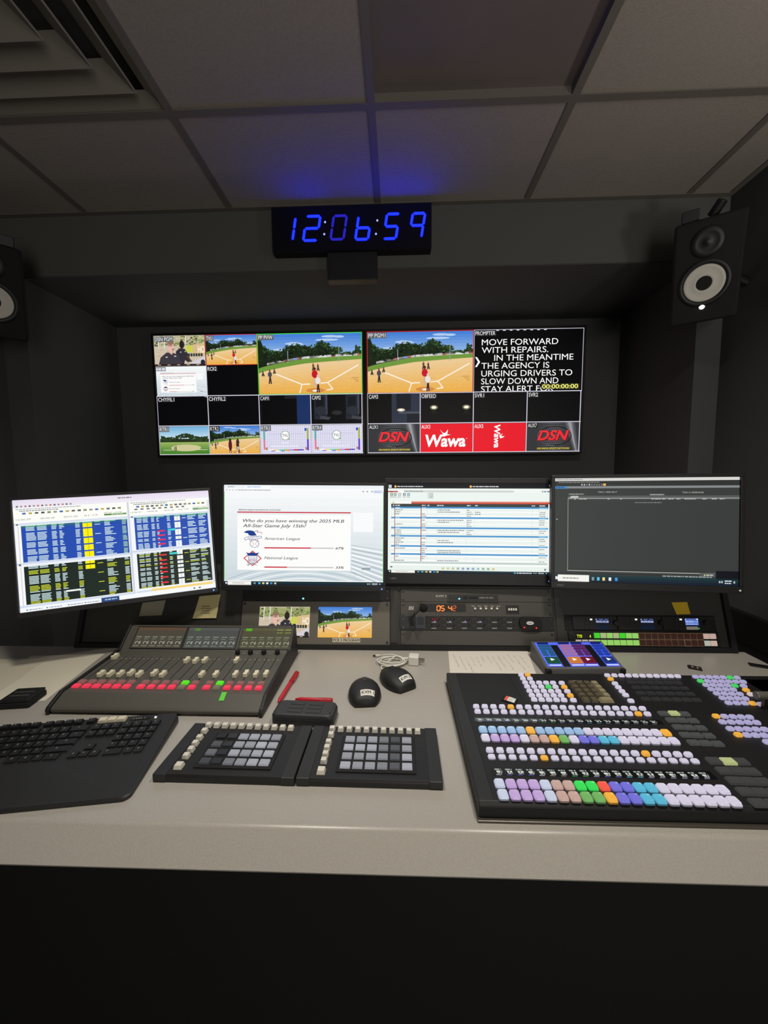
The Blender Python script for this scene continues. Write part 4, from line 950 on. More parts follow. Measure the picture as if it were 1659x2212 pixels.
sp = MB(); sp.prism([(x + w * .44 * math.copysign(abs(math.cos(a)) ** .6, math.cos(a)), z + h * .46 * math.copysign(abs(math.sin(a)) ** .6, math.sin(a))) for a in [2 * math.pi * i / 28 for i in range(28)]], -.016, -.0052, axis='y')
sp.obj('speaker_grille', M_BLACKM, t, bevel=.002)
p = rl(t, 1145, 1346, -.016); q2 = MB(); q2.prism([(p.x + .0115 * math.cos(a), p.z + .0055 * math.sin(a)) for a in [2 * math.pi * i / 24 for i in range(24)]], -.0172, -.0162, axis='y'); q2.obj('oval_badge', mat('badge_silver', (214, 212, 206), .4), t)
c = Canvas(100, 40, .018, .0072); c.dashes(22, 16, 56, 9, (90, 90, 94), 1); c.obj('badge_mark', t, M_PRINT, T((p.x, -.0173, p.z)))
for px, py in ((1132.7, 1355.6), (1158.8, 1356.8)):
    p = rl(t, px, py, -.017); MB().cyl((p.x, -.0161, p.z), (p.x, -.018, p.z), .0022, 8).obj('red_light', M_LEDR, t)
# gooseneck microphone
A = rl(t, 892, 1350, -.006)
MB().cyl((A.x, -.0053, A.z), (A.x, -.018, A.z), .0075, 18).obj('microphone_socket', M_STEEL, t, bevel=.001)
P1, P2, P3 = rl(t, 890, 1338, -.045), rl(t, 897, 1325, -.05), rl(t, 906, 1316, -.045)
pts = []
ctrl = [Vector((A.x, -.016, A.z)), Vector((A.x, -.042, A.z + .002)), P1, P2, P3]
for i in range(len(ctrl) - 1):
    p0, p1, p2, p3 = ctrl[max(i - 1, 0)], ctrl[i], ctrl[i + 1], ctrl[min(i + 2, len(ctrl) - 1)]
    for s_ in range(6):
        u = s_ / 6
        pts.append(.5 * ((2 * p1) + (p2 - p0) * u + (2 * p0 - 5 * p1 + 4 * p2 - p3) * u * u + (-p0 + 3 * p1 - 3 * p2 + p3) * u ** 3))
pts.append(ctrl[-1])
MB().tube(pts, .0042, 10).obj('gooseneck', M_BLACK, t, smooth=True)
e0, e1 = P3, rl(t, 924, 1312, -.04); ax = (e1 - e0)
rings = []
for i in range(9):
    u = i / 8; rr_ = .0125 * math.sqrt(max(.02, 1 - (2 * u - 1) ** 2)) ; cc = e0 + ax * u; d = ax.normalized(); aa = d.orthogonal().normalized(); bb = d.cross(aa)
    rings.append([cc + (aa * math.cos(k_) + bb * math.sin(k_)) * rr_ for k_ in [2 * math.pi * j / 14 for j in range(14)]])
MB().loft(rings).obj('windscreen', mat('foam_black', (12, 12, 13), .95, bump=(900, .4)), t, smooth=True)

rack('blank_rack_panel', 'plain dark rack panel at the desk, below the intercom', 'rack panel', .009, .0135, .491, .0565, M_RACK)

# three small recorders side by side and the router panel
Qx = lambda v: 1200 + v / 4.1475
Qy = lambda v: 1300 + v / 4.1475
RU0, RU1 = .537, .985
for n, (za, zb, tc, lab) in enumerate(((150, 545, '00:02:33:28', 'compact black recorder, left of the three above the green button panel'), (553, 945, '00:00:00:06', 'compact black recorder, middle of the three above the green button panel'), (953, 1380, '00:00:01:13', 'compact black recorder with a bright blue screen, right of the three'))):
    u0, u1 = tl(Qx(za), Qy(195)).x, tl(Qx(zb), Qy(200)).x
    t = rack('compact_disk_recorder', lab, 'recorder', u0, .0635, u1, .1045, M_BLACK, 'recorders in the right rack', screws=False)
    o = za - 150
    x, z, w, h = rrect(t, Qx(o + 362), Qy(150), Qx(o + 482), Qy(250))
    c = Canvas(120, 100, w, h, .00008); c.rect(0, 0, 120, 100, (14, 20, 34), 0)
    if n == 2: c.rect(0, 0, 120, 60, (74, 104, 190), 1); c.dashes(8, 46, 100, 8, (180, 200, 250), 2); c.rect(104, 0, 120, 12, (210, 214, 250), 3)
    else: c.rect(0, 0, 120, 38, (30, 40, 84), 1); c.rect(0, 70, 120, 100, (10, 24, 44), 1)
    c.ell(8, 8, 4, 5, (220, 224, 236), 2); c.dashes(34, 4, 30, 7, (110, 120, 150), 2); c.dashes(84, 4, 30, 7, (110, 120, 150), 2, seed=3)
    c.text(tc, 4, 36, 16, (200, 214, 255), 3, w=112, bold=.02)
    c.obj('screen', t, M_SCREEN, T((x, -.0053, z)))
    for i in range(2):
        for j in range(3):
            p = rl(t, Qx(o + 272 + i * 46), Qy(158 + j * 38)); lit = (i, j) == (1, 0)
            MB().b2((p.x - .0032, -.0075, p.z - .0024), (p.x + .0032, -.0052, p.z + .0024)).obj('button', mat('lit_white_button', (200, 200, 200), .4, emit=(240, 240, 236), estr=.9) if lit else M_CHAR, t, bevel=.0005)
    if n < 2:
        p = rl(t, Qx(o + 535), Qy(190)); MB().cyl((p.x, -.0052, p.z), (p.x, -.016, p.z), .0072, 20).obj('jog_knob', M_BLACKM, t, bevel=.001)
    else:
        p = rl(t, Qx(o + 535), Qy(190)); MB().cyl((p.x, -.0052, p.z), (p.x, -.016, p.z), .0072, 20).obj('jog_knob', M_BLACKM, t, bevel=.001)
        x, z, w, h = rrect(t, Qx(1173), Qy(222), Qx(1275), Qy(250)); MB().b2((x - w / 2, -.0066, z - h / 2), (x + w / 2, -.0058, z + h / 2)).obj('paper_tab', M_LABEL, t)
        p = rl(t, Qx(1286), Qy(240)); MB().cyl((p.x, -.0053, p.z), (p.x, -.0066, p.z), .003, 3).obj('green_arrow', mat('green_led', (20, 90, 20), .4, emit=(70, 190, 60), estr=.8), t)
    for k in range(3):
        a = rl(t, Qx(o + 192 + k * 19), Qy(165)); b = rl(t, Qx(o + 200 + k * 19), Qy(240))
        MB().b2((min(a.x, b.x), -.0056, b.z), (max(a.x, b.x) + .001, -.0052, a.z)).obj('card_slot', M_CHAR, t)
t = rack('rack_ear_frame', 'black rack tray with side ears holding the three small recorders', 'rack tray', RU0 - .022, .0605, RU1 + .006, .1075, M_BLACKM, d=.0006)
t = rack('router_control_panel', 'black router panel with two rows of green, brown and pink lit buttons', 'router panel', RU0 - .004, .0135, RU1 + .006, .0590, M_BLACK)
x, z, w, h = rrect(t, Qx(180), Qy(275), Qx(332), Qy(336))
c = Canvas(150, 60, w, h); c.rect(0, 0, 150, 60, (14, 14, 12), 0); c.text('TY0', 12, 46, 26, (220, 236, 40), 1, w=46, bold=.03); c.text('4', 122, 46, 26, (220, 236, 40), 1, w=14, bold=.03); c.rect(66, 6, 112, 54, (26, 24, 22), 1); c.obj('display', t, M_SCREEN, T((x, -.0054, z)))
for k in range(3):
    x, z, w, h = rrect(t, Qx(184 + k * 58), Qy(340), Qx(234 + k * 58), Qy(394)); place('button', MB().tap((0, 0, 0), (w, h, .003), (.88, .88)).mesh('button', M_KEYLIT), t, T((x, -.0052, z)) @ Matrix.Rotation(R(90), 4, 'X'), lin((206, 196, 190)) + (1,))
x, z, w, h = rrect(t, 1286, 1368, 1299, 1380); 
GB, GP, BG, BR_, PK = (70, 226, 50), (160, 226, 112), (186, 196, 140), (58, 34, 28), (222, 190, 178)
uA, uB = rl(t, Qx(372), Qy(305)).x, rl(t, Qx(1410), Qy(310)).x
va, vb = rl(t, Qx(800), Qy(305)).z, rl(t, Qx(800), Qy(368)).z
pit = (uB - uA) / 18
RB = MB().tap((0, 0, 0), (pit * .90, .0158, .003), (.9, .88)).mesh('button', M_KEYLIT)
for j, v in enumerate((va, vb)):
    for i in range(19):
        if i < 7: col = [GB, BG, GP, BG, GB, GP, GP][i] if j == 0 else GP
        elif i < 17: col = BR_
        else: col = PK if (i, j) != (17, 1) else (196, 200, 190)
        place('button', RB, t, T((uA + pit * i, -.0052, v)) @ Matrix.Rotation(R(90), 4, 'X'), lin(col) + (1,))
c = Canvas(1000, 110, pit * 19, (va - vb) * 1.95)
for i in range(7, 17):
    for j in (0, 1): c.frame(i * 52.6 + 1, 3 + j * 54, i * 52.6 + 51, 53 + j * 54, 1.6, (206, 160, 120) if not (i == 14 and j) else (255, 226, 190), 1)
c.obj('button_surround', t, attr_mat('faint_glow', .35, .2, .5, False), T(((uA + uB) / 2, -.0056, (va + vb) / 2)))

# sticky notes
def note(name, label, pts, col, writing=None, y=-.0012, curl=0.004):
    P = [tl(a, b, y) for a, b in pts]   # TL TR BR BL
    m = MB(); n = 6; top = []; 
    for i in range(n + 1):
        s_ = i / n; off = -curl * s_ * s_
        for q in (P[0].lerp(P[3], s_), P[1].lerp(P[2], s_)): top.append((q.x, q.y + off, q.z))
    back = [(a, b + .0003, c_) for a, b, c_ in top]; k_ = len(top)
    f = [(2 * i, 2 * i + 1, 2 * i + 3, 2 * i + 2) for i in range(n)] + [(k_ + 2 * i, k_ + 2 * i + 2, k_ + 2 * i + 3, k_ + 2 * i + 1) for i in range(n)]
    f += [(0, k_, k_ + 1, 1), (2 * n, 2 * n + 1, k_ + 2 * n + 1, k_ + 2 * n)] + [(2 * i, 2 * i + 2, k_ + 2 * i + 2, k_ + 2 * i) for i in range(n)] + [(2 * i + 1, k_ + 2 * i + 1, k_ + 2 * i + 3, 2 * i + 3) for i in range(n)]
    o = m.add(top + back, f).obj(name, mat(name + '_' + str(col[0]), col, .85)); o.matrix_world = MT
    tag(o, label, 'sticky note')
    if writing:
        cx_ = sum((q.x for q in P)) / 4; cz_ = sum((q.z for q in P)) / 4
        c = Canvas(100, 100, .06, .06); [c.dashes(20, 46 + 12 * k, 46 + 6 * (k % 2), 3, (90, 84, 60), 1, seed=k) for k in range(4)]
        c.obj('handwriting', o, M_PRINT, T((cx_, y - curl * .9, cz_)))
note('sticky_note', 'pale yellow sticky note with writing, lit, under the right corner of the spreadsheet monitor', [(431, 1288), (476, 1284), (468, 1335), (417, 1336)], (206, 194, 140), True)
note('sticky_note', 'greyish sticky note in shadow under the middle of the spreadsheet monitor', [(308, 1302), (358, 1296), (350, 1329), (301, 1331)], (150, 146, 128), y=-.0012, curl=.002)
note('sticky_note', 'dull mustard sticky note in shadow above the three recorders', [(1450.6, 1301.3), (1484.3, 1300.5), (1491, 1326.5), (1460.7, 1327.4)], (214, 178, 40), y=-.0014, curl=.002)
m = MB(); rr = random.Random(2)
m.loft([[(-.60 + .013 * math.cos(a) * rr.uniform(.8, 1.1) * s_, 1.50 + .008 * math.sin(a) * s_, .9365 + hz) for a in [2 * math.pi * i / 9 for i in range(9)]] for s_, hz in ((.8, 0), (1, .014), (.75, .03), (1, .045), (.5, .052))])
tag(m.obj('paper_scrap', M_LABEL), 'small crumpled white scrap standing on the turret, right of the spreadsheet monitor', 'paper')

# ================================================================== AUDIO MIXING CONSOLE
DZ = .7452
MK = frame((-.5615, .84, DZ))
HW = .2535
mix = thing('audio_mixing_console', 'grey audio mixing console with a row of red lit keys and cream fader caps', 'mixing console', MK)
M_MIX = mat('console_olive_grey', (82, 80, 73), .5, noise=(80, .03))
MB().prism([(0, .004), (-.002, .012), (.004, .0165), (.037, .033), (.235, .046), (.288, .098), (.300, .098), (.318, .0)], -HW + .009, HW - .009).obj('body', M_MIX, mix, bevel=.002)
for s_ in (-1, 1):
    a, b = (-HW, -HW + .0085) if s_ < 0 else (HW - .0085, HW)
    MB().prism([(-.004, 0), (-.006, .012), (.0, .0185), (.036, .0365), (.236, .0495), (.290, .103), (.304, .103), (.322, 0)], a, b).obj('side_cheek', M_BLACK, mix, bevel=.002)
MF = MK @ T((0, .037, .033)) @ Matrix.Rotation(math.atan2(.013, .198), 4, 'X')
MS = MK @ T((0, .235, .046)) @ Matrix.Rotation(math.atan2(.052, .053), 4, 'X')
kx = lambda v: 90 + v / 2.9105
ky = lambda v: 1340 + v / 2.9105
IK = MK.inverted()
def mf(zx, zy, z=0): return loc(MF, kx(zx), ky(zy), 2, z)
LF = IK @ MF
MUTE = [210, 275, 337, 403, 466, 530, 622, 687, 753, 818, 880, 945, 1038, 1103, 1168, 1235, 1303, 1368]
row0, row1 = mf(700, 416, .003), mf(720, 389, .003)
faderY0 = mf(700, 372).y; faderY1 = mf(900, 232).y
c = Canvas(1000, 400, HW * 2 - .02, .2, .00006)
def cxx(x): return (x / (HW * 2 - .02) + .5) * 1000
def cyy(y): return (.5 - (y - .1) / .2) * 400
KEY = MB().tap((0, 0, 0), (.0165, .0135, .005), (.85, .82)).mesh('channel_key', M_KEYLIT)
CAPM = MB()
CAPM.prism([(-.0105, 0), (-.0105, .009), (-.007, .0105), (-.0015, .0085), (.0015, .0085), (.007, .0105), (.0105, .009), (.0105, 0)], -.0048, .0048)
CAPM = CAPM.mesh('fader_cap', mat('cream_fader', (226, 218, 190), .45))
top = {0: (467, 224), 8: (917, 247), 9: (970, 250), 10: (1032, 247), 13: (1230, 247)}
bot = {1: (368, 332), 2: (430, 332), 3: (493, 332), 4: (558, 327), 5: (613, 334), 6: (708, 328), 7: (765, 335), 11: (1010, 336), 12: (1100, 336), 14: (1223, 336), 15: (1283, 332), 16: (1347, 335), 17: (1410, 333)}
for i, zx in enumerate(MUTE):
    x = mf(zx, 416, .003).x
    grn = i in (10, 13)
    place('channel_key', KEY, mix, LF @ T((x, row0.y, .0006)), lin((120, 112, 92) if grn else (255, 62, 92)) + (1,))
    place('channel_key', KEY, mix, LF @ T((x, row1.y, .0006)), lin((96, 240, 30) if grn else (142, 92, 88)) + (1,))
    q = mf(*(top.get(i) or bot[i]), .006)
    place('fader_cap', CAPM, mix, LF @ T((x, q.y, .0008)))
    c.rect(cxx(x) - 1.7, cyy(faderY1), cxx(x) + 1.7, cyy(faderY0), (12, 12, 11), 2)
    for k in range(12):
        yy = faderY0 + (faderY1 - faderY0) * k / 11; c.rect(cxx(x) + 11, cyy(yy) - .8, cxx(x) + 16, cyy(yy) + .8, (128, 124, 112), 2)
    c.rect(cxx(x) + 8, cyy(faderY1) + 20, cxx(x) + 22, cyy(faderY1) + 24, (170, 166, 150), 2); c.rect(cxx(x) - 14, cyy(faderY1) + 16, cxx(x) - 8, cyy(faderY1) + 22, (170, 166, 150), 2)
c.obj('fader_markings', mix, M_PRINT, LF @ T((0, .1, .0004)) @ FLAT)
for zx in (1232, 1313, 1397, 1482):
    q = mf(zx, 200, .006); MB().cyl((q.x, q.y, .0005), (q.x, q.y, .012), .0065, 18).obj('rotary_knob', M_BLACKM, mix, bevel=.001).matrix_local = LF
    c2 = Canvas(40, 10, .016, .004); c2.dashes(4, 3, 30, 4, (170, 166, 150), 1); c2.obj('knob_print', mix, M_PRINT, LF @ T((q.x + .017, q.y + .004, .0006)) @ FLAT)
LS = IK @ MS
def ms(zx, zy): return loc(MS, kx(zx), ky(zy), 2, .002)
ya, yb = .008, .070
for n, (l0, r0_, l1, r1) in enumerate(((545, 860, 628, 925), (880, 1205, 940, 1255), (1235, 1550, 1275, 1590))):
    xa = (ms(l0, 168).x + ms(l1, 45).x) / 2; xb = (ms(r0_, 172).x + ms(r1, 45).x) / 2
    sb = MB().b2((xa - .003, ya - .003, -.004), (xb + .003, yb + .003, .0015)).obj('screen_bezel', M_BLACK, mix); sb.matrix_local = LS
    w, h = xb - xa, yb - ya
    c = Canvas(330, 140, w, h, .00005)
    c.rect(0, 0, 330, 140, [(82, 76, 64), (84, 86, 84), (88, 86, 64)][n], 0); c.rect(0, 0, 330, 20, [(100, 78, 60), (92, 94, 92), (98, 96, 68)][n], 1)
    if n: c.rect(40 if n == 1 else 20, 4, 76 if n == 1 else 60, 22, (96, 190, 40) if n == 2 else (90, 140, 60), 2)
    for k in range(6):
        X = 12 + k * 54
        c.frame(X - 4, 58, X + 42, 138, 1.2, (96, 98, 84), 1)
        c.dashes(X, 64, 34, 5, (168, 172, 150), 2, seed=k); c.dashes(X + 2, 78, 26, 5, (140, 144, 128), 2, seed=k + 7)
        c.ring(X + 14, 106, 10, 10, 3, (214, 216, 200), 2, 10, 120, 330); c.rect(X + 28, 98, X + 31, 114, (206, 208, 190), 2); c.rect(X + 34, 94, X + 37, 114, (206, 208, 190), 2)
        c.dashes(X, 124, 36, 5, (150, 154, 136), 2, seed=k + 20)
        if n == 2 and k > 3: c.dashes(X, 10, 40, 6, (170, 180, 80), 3, seed=k); c.dashes(X, 30, 40, 6, (150, 160, 70), 3, seed=k + 3)
    c.obj('display', mix, M_SCREEN_DIM, LS @ T(((xa + xb) / 2, (ya + yb) / 2, .0018)) @ FLAT)
a, b = mf(1147, 450, 0), mf(1130, 508, 0)
LA = IK @ (MK @ T((0, .004, .0165)) @ Matrix.Rotation(math.atan2(.0165, .033), 4, 'X'))
p = loc(MK @ LA, kx(1139), ky(478), 2, .0012)
MB().b2((p.x - .006, p.y - .011, .0008), (p.x + .006, p.y + .011, .0014)).obj('green_tape', mat('green_tape', (96, 214, 64), .6), mix).matrix_local = LA

# ================================================================== KEYBOARD
MKB = frame((-.701, .678, DZ), rz=R(9))
kb = thing('computer_keyboard', 'black keyboard with a wide palm rest at the left desk edge', 'keyboard', MKB)
def outline(w, h, r, n=6, cut=0):
    pts = []
    for cx_, cy_, a0 in ((w / 2 - r, h / 2 - r, 0), (-w / 2 + r, h / 2 - r, 90), (-w / 2 + r, -h / 2 + r, 180), (w / 2 - r, -h / 2 + r, 270)):
        pts += [(cx_ + r * math.cos(R(a0 + 90 * i / n)), cy_ + r * math.sin(R(a0 + 90 * i / n))) for i in range(n + 1)]
    return pts
b = MB(); rings = []
for sc, dz in ((.985, 0), (1, .25), (1, .75), (.988, 1)):
    rings.append([(x * sc, y * sc, dz * (.0085 + .010 * max(0, min(1, (y + .02) / .12)))) for x, y in outline(.462, .225, .014)])
b.loft(rings).obj('case', M_CHAR, kb)
def kz(y): return .0085 + .010 * max(0, min(1, (y + .02) / .12))
def keymesh(w, d): return MB().tap((0, 0, 0), (w, d, .006), (.84, .80)).mesh('key', M_KEYPLAIN)
KM = {}
def key(x, y, w=1.0, d=1.0, col=(26, 26, 27), legend=None):
    k_ = (w, d)
    if k_ not in KM: KM[k_] = keymesh(.019 * w - .0016, .0185 * d - .0016)
    o = place('key', KM[k_], kb, T((x, y, kz(y) + .0001)) @ Matrix.Rotation(R(4.5), 4, 'X'), lin(col) + (1,))
    return o
U = .019
leg = Canvas(924, 450, .462, .225, .00002)
x0 = -.222
rows = [(.0515 + .0255, [1] * 13 + [2]), (.0515 + .0065, [1.5] + [1] * 12 + [1.5]), (.0515 - .0125, [1.75] + [1] * 11 + [2.25]), (.0515 - .0315, [2.25] + [1] * 10 + [2.75]), (.0515 - .0505, [1.5, 1.25, 1.25, 5.5, 1.25, 1.25, 1, 1.5])]
legs = []
for y, ws in rows:
    x = x0
    for w in ws:
        kx_ = x + w * U / 2
        if kx_ > -.19: key(kx_, y, w); legs.append((kx_, y))
        x += w * U
fx = [1.0 + k * 1.02 + .35 * (k // 4) for k in range(1, 13)]
for f_ in fx: key(x0 + f_ * U + .005, .1005, .95, .8); legs.append((x0 + f_ * U + .005, .1005))
nx = x0 + 15.25 * U + U / 2
for k in range(3):
    key(nx + k * U, .1005, 1, .82, (216, 208, 184))
    for y in (.077, .058): key(nx + k * U, y); legs.append((nx + k * U, y))
    key(nx + k * U, .001); legs.append((nx + k * U, .001))
key(nx + U, .020); legs.append((nx + U, .020))
px_ = nx + 3.2 * U
for j, y in enumerate((.077, .058, .039, .020, .001)):
    for k in range(4):
        if j == 4 and k == 0: key(px_ + U / 2, y, 2)
        elif j == 4 and k == 1: continue
        else: key(px_ + k * U, y, .92 if k == 3 else 1)
        legs.append((px_ + k * U, y))
LB = Canvas(60, 14, .040, .009); LB.rect(0, 0, 60, 14, (12, 12, 12), 0); LB.text('KVM 1', 4, 11, 8, (214, 214, 206), 1, w=38, bold=.012)
LB.obj('name_label', kb, M_PRINT, T((px_ + .016, .1005, kz(.1005) + .0004)) @ FLAT)
MB().cyl((px_ + .046, .1005, kz(.1005)), (px_ + .046, .1005, kz(.1005) + .0008), .0022, 10).obj('status_light', M_LEDW, kb)
g = MB()
rr = random.Random(8)
gv = []
for x, y in legs:
    z = kz(y) + .0066; s_ = rr.uniform(.0016, .003)
    gv.append((x - .003, y + .001, z, s_))
for x, y, z, s_ in gv: g.add([(x, y - .0016, z), (x + s_, y - .0016, z), (x + s_ + .0006, y + .0022, z + .0003), (x + .0008, y + .0022, z + .0003)], [(0, 1, 2, 3)])
g.obj('key_legends', mat('legend_white', (120, 120, 116), .7), kb)

# ================================================================== TWO SMALL BUTTON PANELS
ZP = .0145
for nunit in (0, 1):
    XA, XB = ((-.4405, -.1835), (-.1805, .0785))[nunit]
    MP = frame(((XA + XB) / 2, .7165, DZ), rz=R(-.6))
    MP = T((0, -.002 * 0 + (.0012 if nunit == 0 else -.0012), 0)) @ MP
    t = thing('push_button_panel', ('black low button panel beside the keyboard, with some display keys darkened', 'black low button panel left of the big switcher, with full rows of pale display keys')[nunit], 'button panel', MP, 'low button panels side by side')
    w, d = XB - XA, .146
    MB().prism([(-d / 2, 0), (-d / 2, ZP - .004), (-d / 2 + .003, ZP), (d / 2, ZP), (d / 2, 0)], -w / 2, w / 2).obj('case', M_BLACK, t, bevel=.001)
    for s_ in (-1, 1):
        MB().b2((s_ * w / 2 - (0 if s_ < 0 else .024), -d / 2 - .001, .002), (s_ * w / 2 + (.024 if s_ < 0 else 0), d / 2 + .001, ZP + .0012)).obj('side_rail', M_CHAR, t, bevel=.0015)
    gx = lambda v: 320 + v / 2.5136
    gy = lambda v: 1530 + v / 2.5136
    def lp(zx, zy, z=ZP + .004): return loc(MP, gx(zx), gy(zy), 2, z)
    WK = MB().tap((0, 0, 0), (.0122, .0118, .007), (.80, .78)).mesh('white_key', mat('ivory_key', (222, 217, 203), .4))
    if nunit == 0: tops = [(330 + 44.5 * k, 88 + 1.6 * k) for k in range(11)]; left = [(306, 120), (279, 156), (256, 187), (233, 220), (207, 255), (168, 308)]
    else: tops = [(1000 + 46.3 * k, 108 + 1.4 * k) for k in range(11)]; left = [(993, 140), (980, 180), (971, 211), (963, 245), (954, 281), (940, 335)]
    for k, (a, b) in enumerate(tops + left):
        p = lp(a, b); big = k == len(tops) + len(left) - 1
        place('white_key', WK, t, T((p.x, min(p.y, d / 2 - .007), ZP + .0002)) @ (Matrix.Diagonal((1.25, 1.2, 1, 1)) if big else Matrix.Identity(4)))
    if nunit == 0: q = [lp(408, 155, ZP + .003), lp(695, 157, ZP + .003), lp(634, 297, ZP + .003), lp(302, 287, ZP + .003)]
    else: q = [lp(1097, 168, ZP + .003), lp(1405, 176, ZP + .003), lp(1405, 319, ZP + .003), lp(1070, 309, ZP + .003)]
    xl, xr = (q[0].x + q[3].x) / 2, (q[1].x + q[2].x) / 2; yt, yb2 = (q[0].y + q[1].y) / 2, (q[2].y + q[3].y) / 2
    MB().b2((xl - .016, yb2 - .014, ZP + .0001), (xr + .016, yt + .013, ZP + .0022)).obj('display_frame', M_BLACKM, t, bevel=.0008)
    pw = (xr - xl) / 5
    LK = MB().tap((0, 0, 0), (pw * .82, abs(yt - yb2) / 3 * .62, .0032), (.95, .92)).mesh('display_key', M_KEYLIT)
    rr = random.Random(nunit + 3)
    for j in range(4):
        for i in range(6):
            f_ = rr.uniform(.85, 1.06)
            if nunit == 0 and i == 1: f_ *= .22
            if nunit == 0 and (i == 0): f_ *= (.15, .55, .6, .4)[j]
            if nunit == 0 and i == 2 and j == 3: f_ *= .7
            if nunit == 1 and i == 3: f_ *= .8
            if nunit == 1 and i == 4: f_ *= .5
            col = tuple(min(255, v * f_) for v in (164, 166, 174))
            place('display_key', LK, t, T((xl + pw * i, yt + (yb2 - yt) * j / 3, ZP + .0023)), lin(col) + (1,))

# ================================================================== SMALL THINGS ON THE DESK
def sheet(name, label, corners, col=(206, 202, 190), z=DZ + .0002, th=.0005, wr=None, cat='paper'):
    m = MB(); n = len(corners)
    m.prism(corners, z, z + th, axis='z'); o = m.obj(name, mat('paper_' + str(col[0]), col, .9), None)
    return tag(o, label, cat)
sheet('paper_sheet', 'pale paper sheet beside the mixing console, under the small black box', [(-.912, 1.150), (-1.128, 1.130), (-1.105, .858), (-.868, .893)], (226, 220, 200))
sheet('paper_sheet', 'paper sheet sticking out behind another sheet at the far left of the desk', [(-1.06, 1.118), (-1.30, 1.095), (-1.28, .80), (-1.0, .83)], (214, 208, 188), z=DZ + .0009)
t = thing('small_black_box', 'small flat black box lying on the paper at the left', 'box', frame((-.916, .886, DZ + .0017), rz=R(8)))
MB().b2((-.034, -.030, 0), (.034, .030, .013)).obj('body', M_BLACKM, t, bevel=.003)
MB().b2((-.033, -.029, .0134), (.033, .029, .0205)).obj('lid', M_BLACK, t, bevel=.003)
for y in (-.012, .004): MB().b2((-.022, y, .0206), (.022, y + .006, .0212)).obj('lid_mark', mat('faint_print', (62, 60, 56), .7), t)

RP = mat('red_plastic', (196, 28, 44), .35)
def pen(label, a, b, r=.0052):
    a, b = Vector(a), Vector(b); d = (b - a); L = d.length
    M = T(a) @ d.to_track_quat('Z', 'X').to_matrix().to_4x4()
    t = thing('red_pen', label, 'pen', M)
    MB().lathe([(0, 0), (.0022, .0005), (r, .012), (r, L * .62)], 18, M=None).obj('barrel', RP, t, smooth=True)
    MB().lathe([(r + .0006, L * .62), (r + .0006, L * .97), (r * .7, L), (0, L)], 18).obj('cap', mat('red_plastic_dark', (176, 22, 38), .35), t, smooth=True)
    MB().b2((r * .2 - .0015, r + .0002, L * .66), (r * .2 + .0015, r + .0022, L * .98)).obj('clip', RP, t, bevel=.0005)
pen('red pen lying on the desk between the mixing console and the mice', (-.287, .890, DZ + .0064), (-.279, 1.036, DZ + .0064))
pen('red pen mostly hidden behind the ridged black case', (-.250, .903, DZ + .0064), (-.158, .900, DZ + .0064))
t = thing('ridged_case', 'black hard case with raised rectangles on its lid, in front of the red pens', 'case', frame((-.209, .836, DZ), rz=R(-3)))
MB().loft([[(x * s_, y * s_, z) for x, y in outline(.140, .058, .012)] for s_, z in ((.95, 0), (1, .004), (1, .012))]).obj('base', M_CASE, t)
MB().loft([[(x * s_, y * s_, z) for x, y in outline(.140, .058, .012)] for s_, z in ((1, .0125), (1, .020), (.96, .0255), (.88, .0275))]).obj('lid', M_CASE, t)
for i in range(2):
    for j in range(3):
        xx, yy = -.020 + .042 * i, .014 - .0145 * j
        MB().tap((xx, yy, .0276), (.034, .0095, .0014), (.92, .8)).obj('raised_rib', M_CASE, t, bevel=.0005)
MB().b2((.058, -.018, .0278), (.062, .016, .0288)).obj('edge_rib', M_CASE, t)

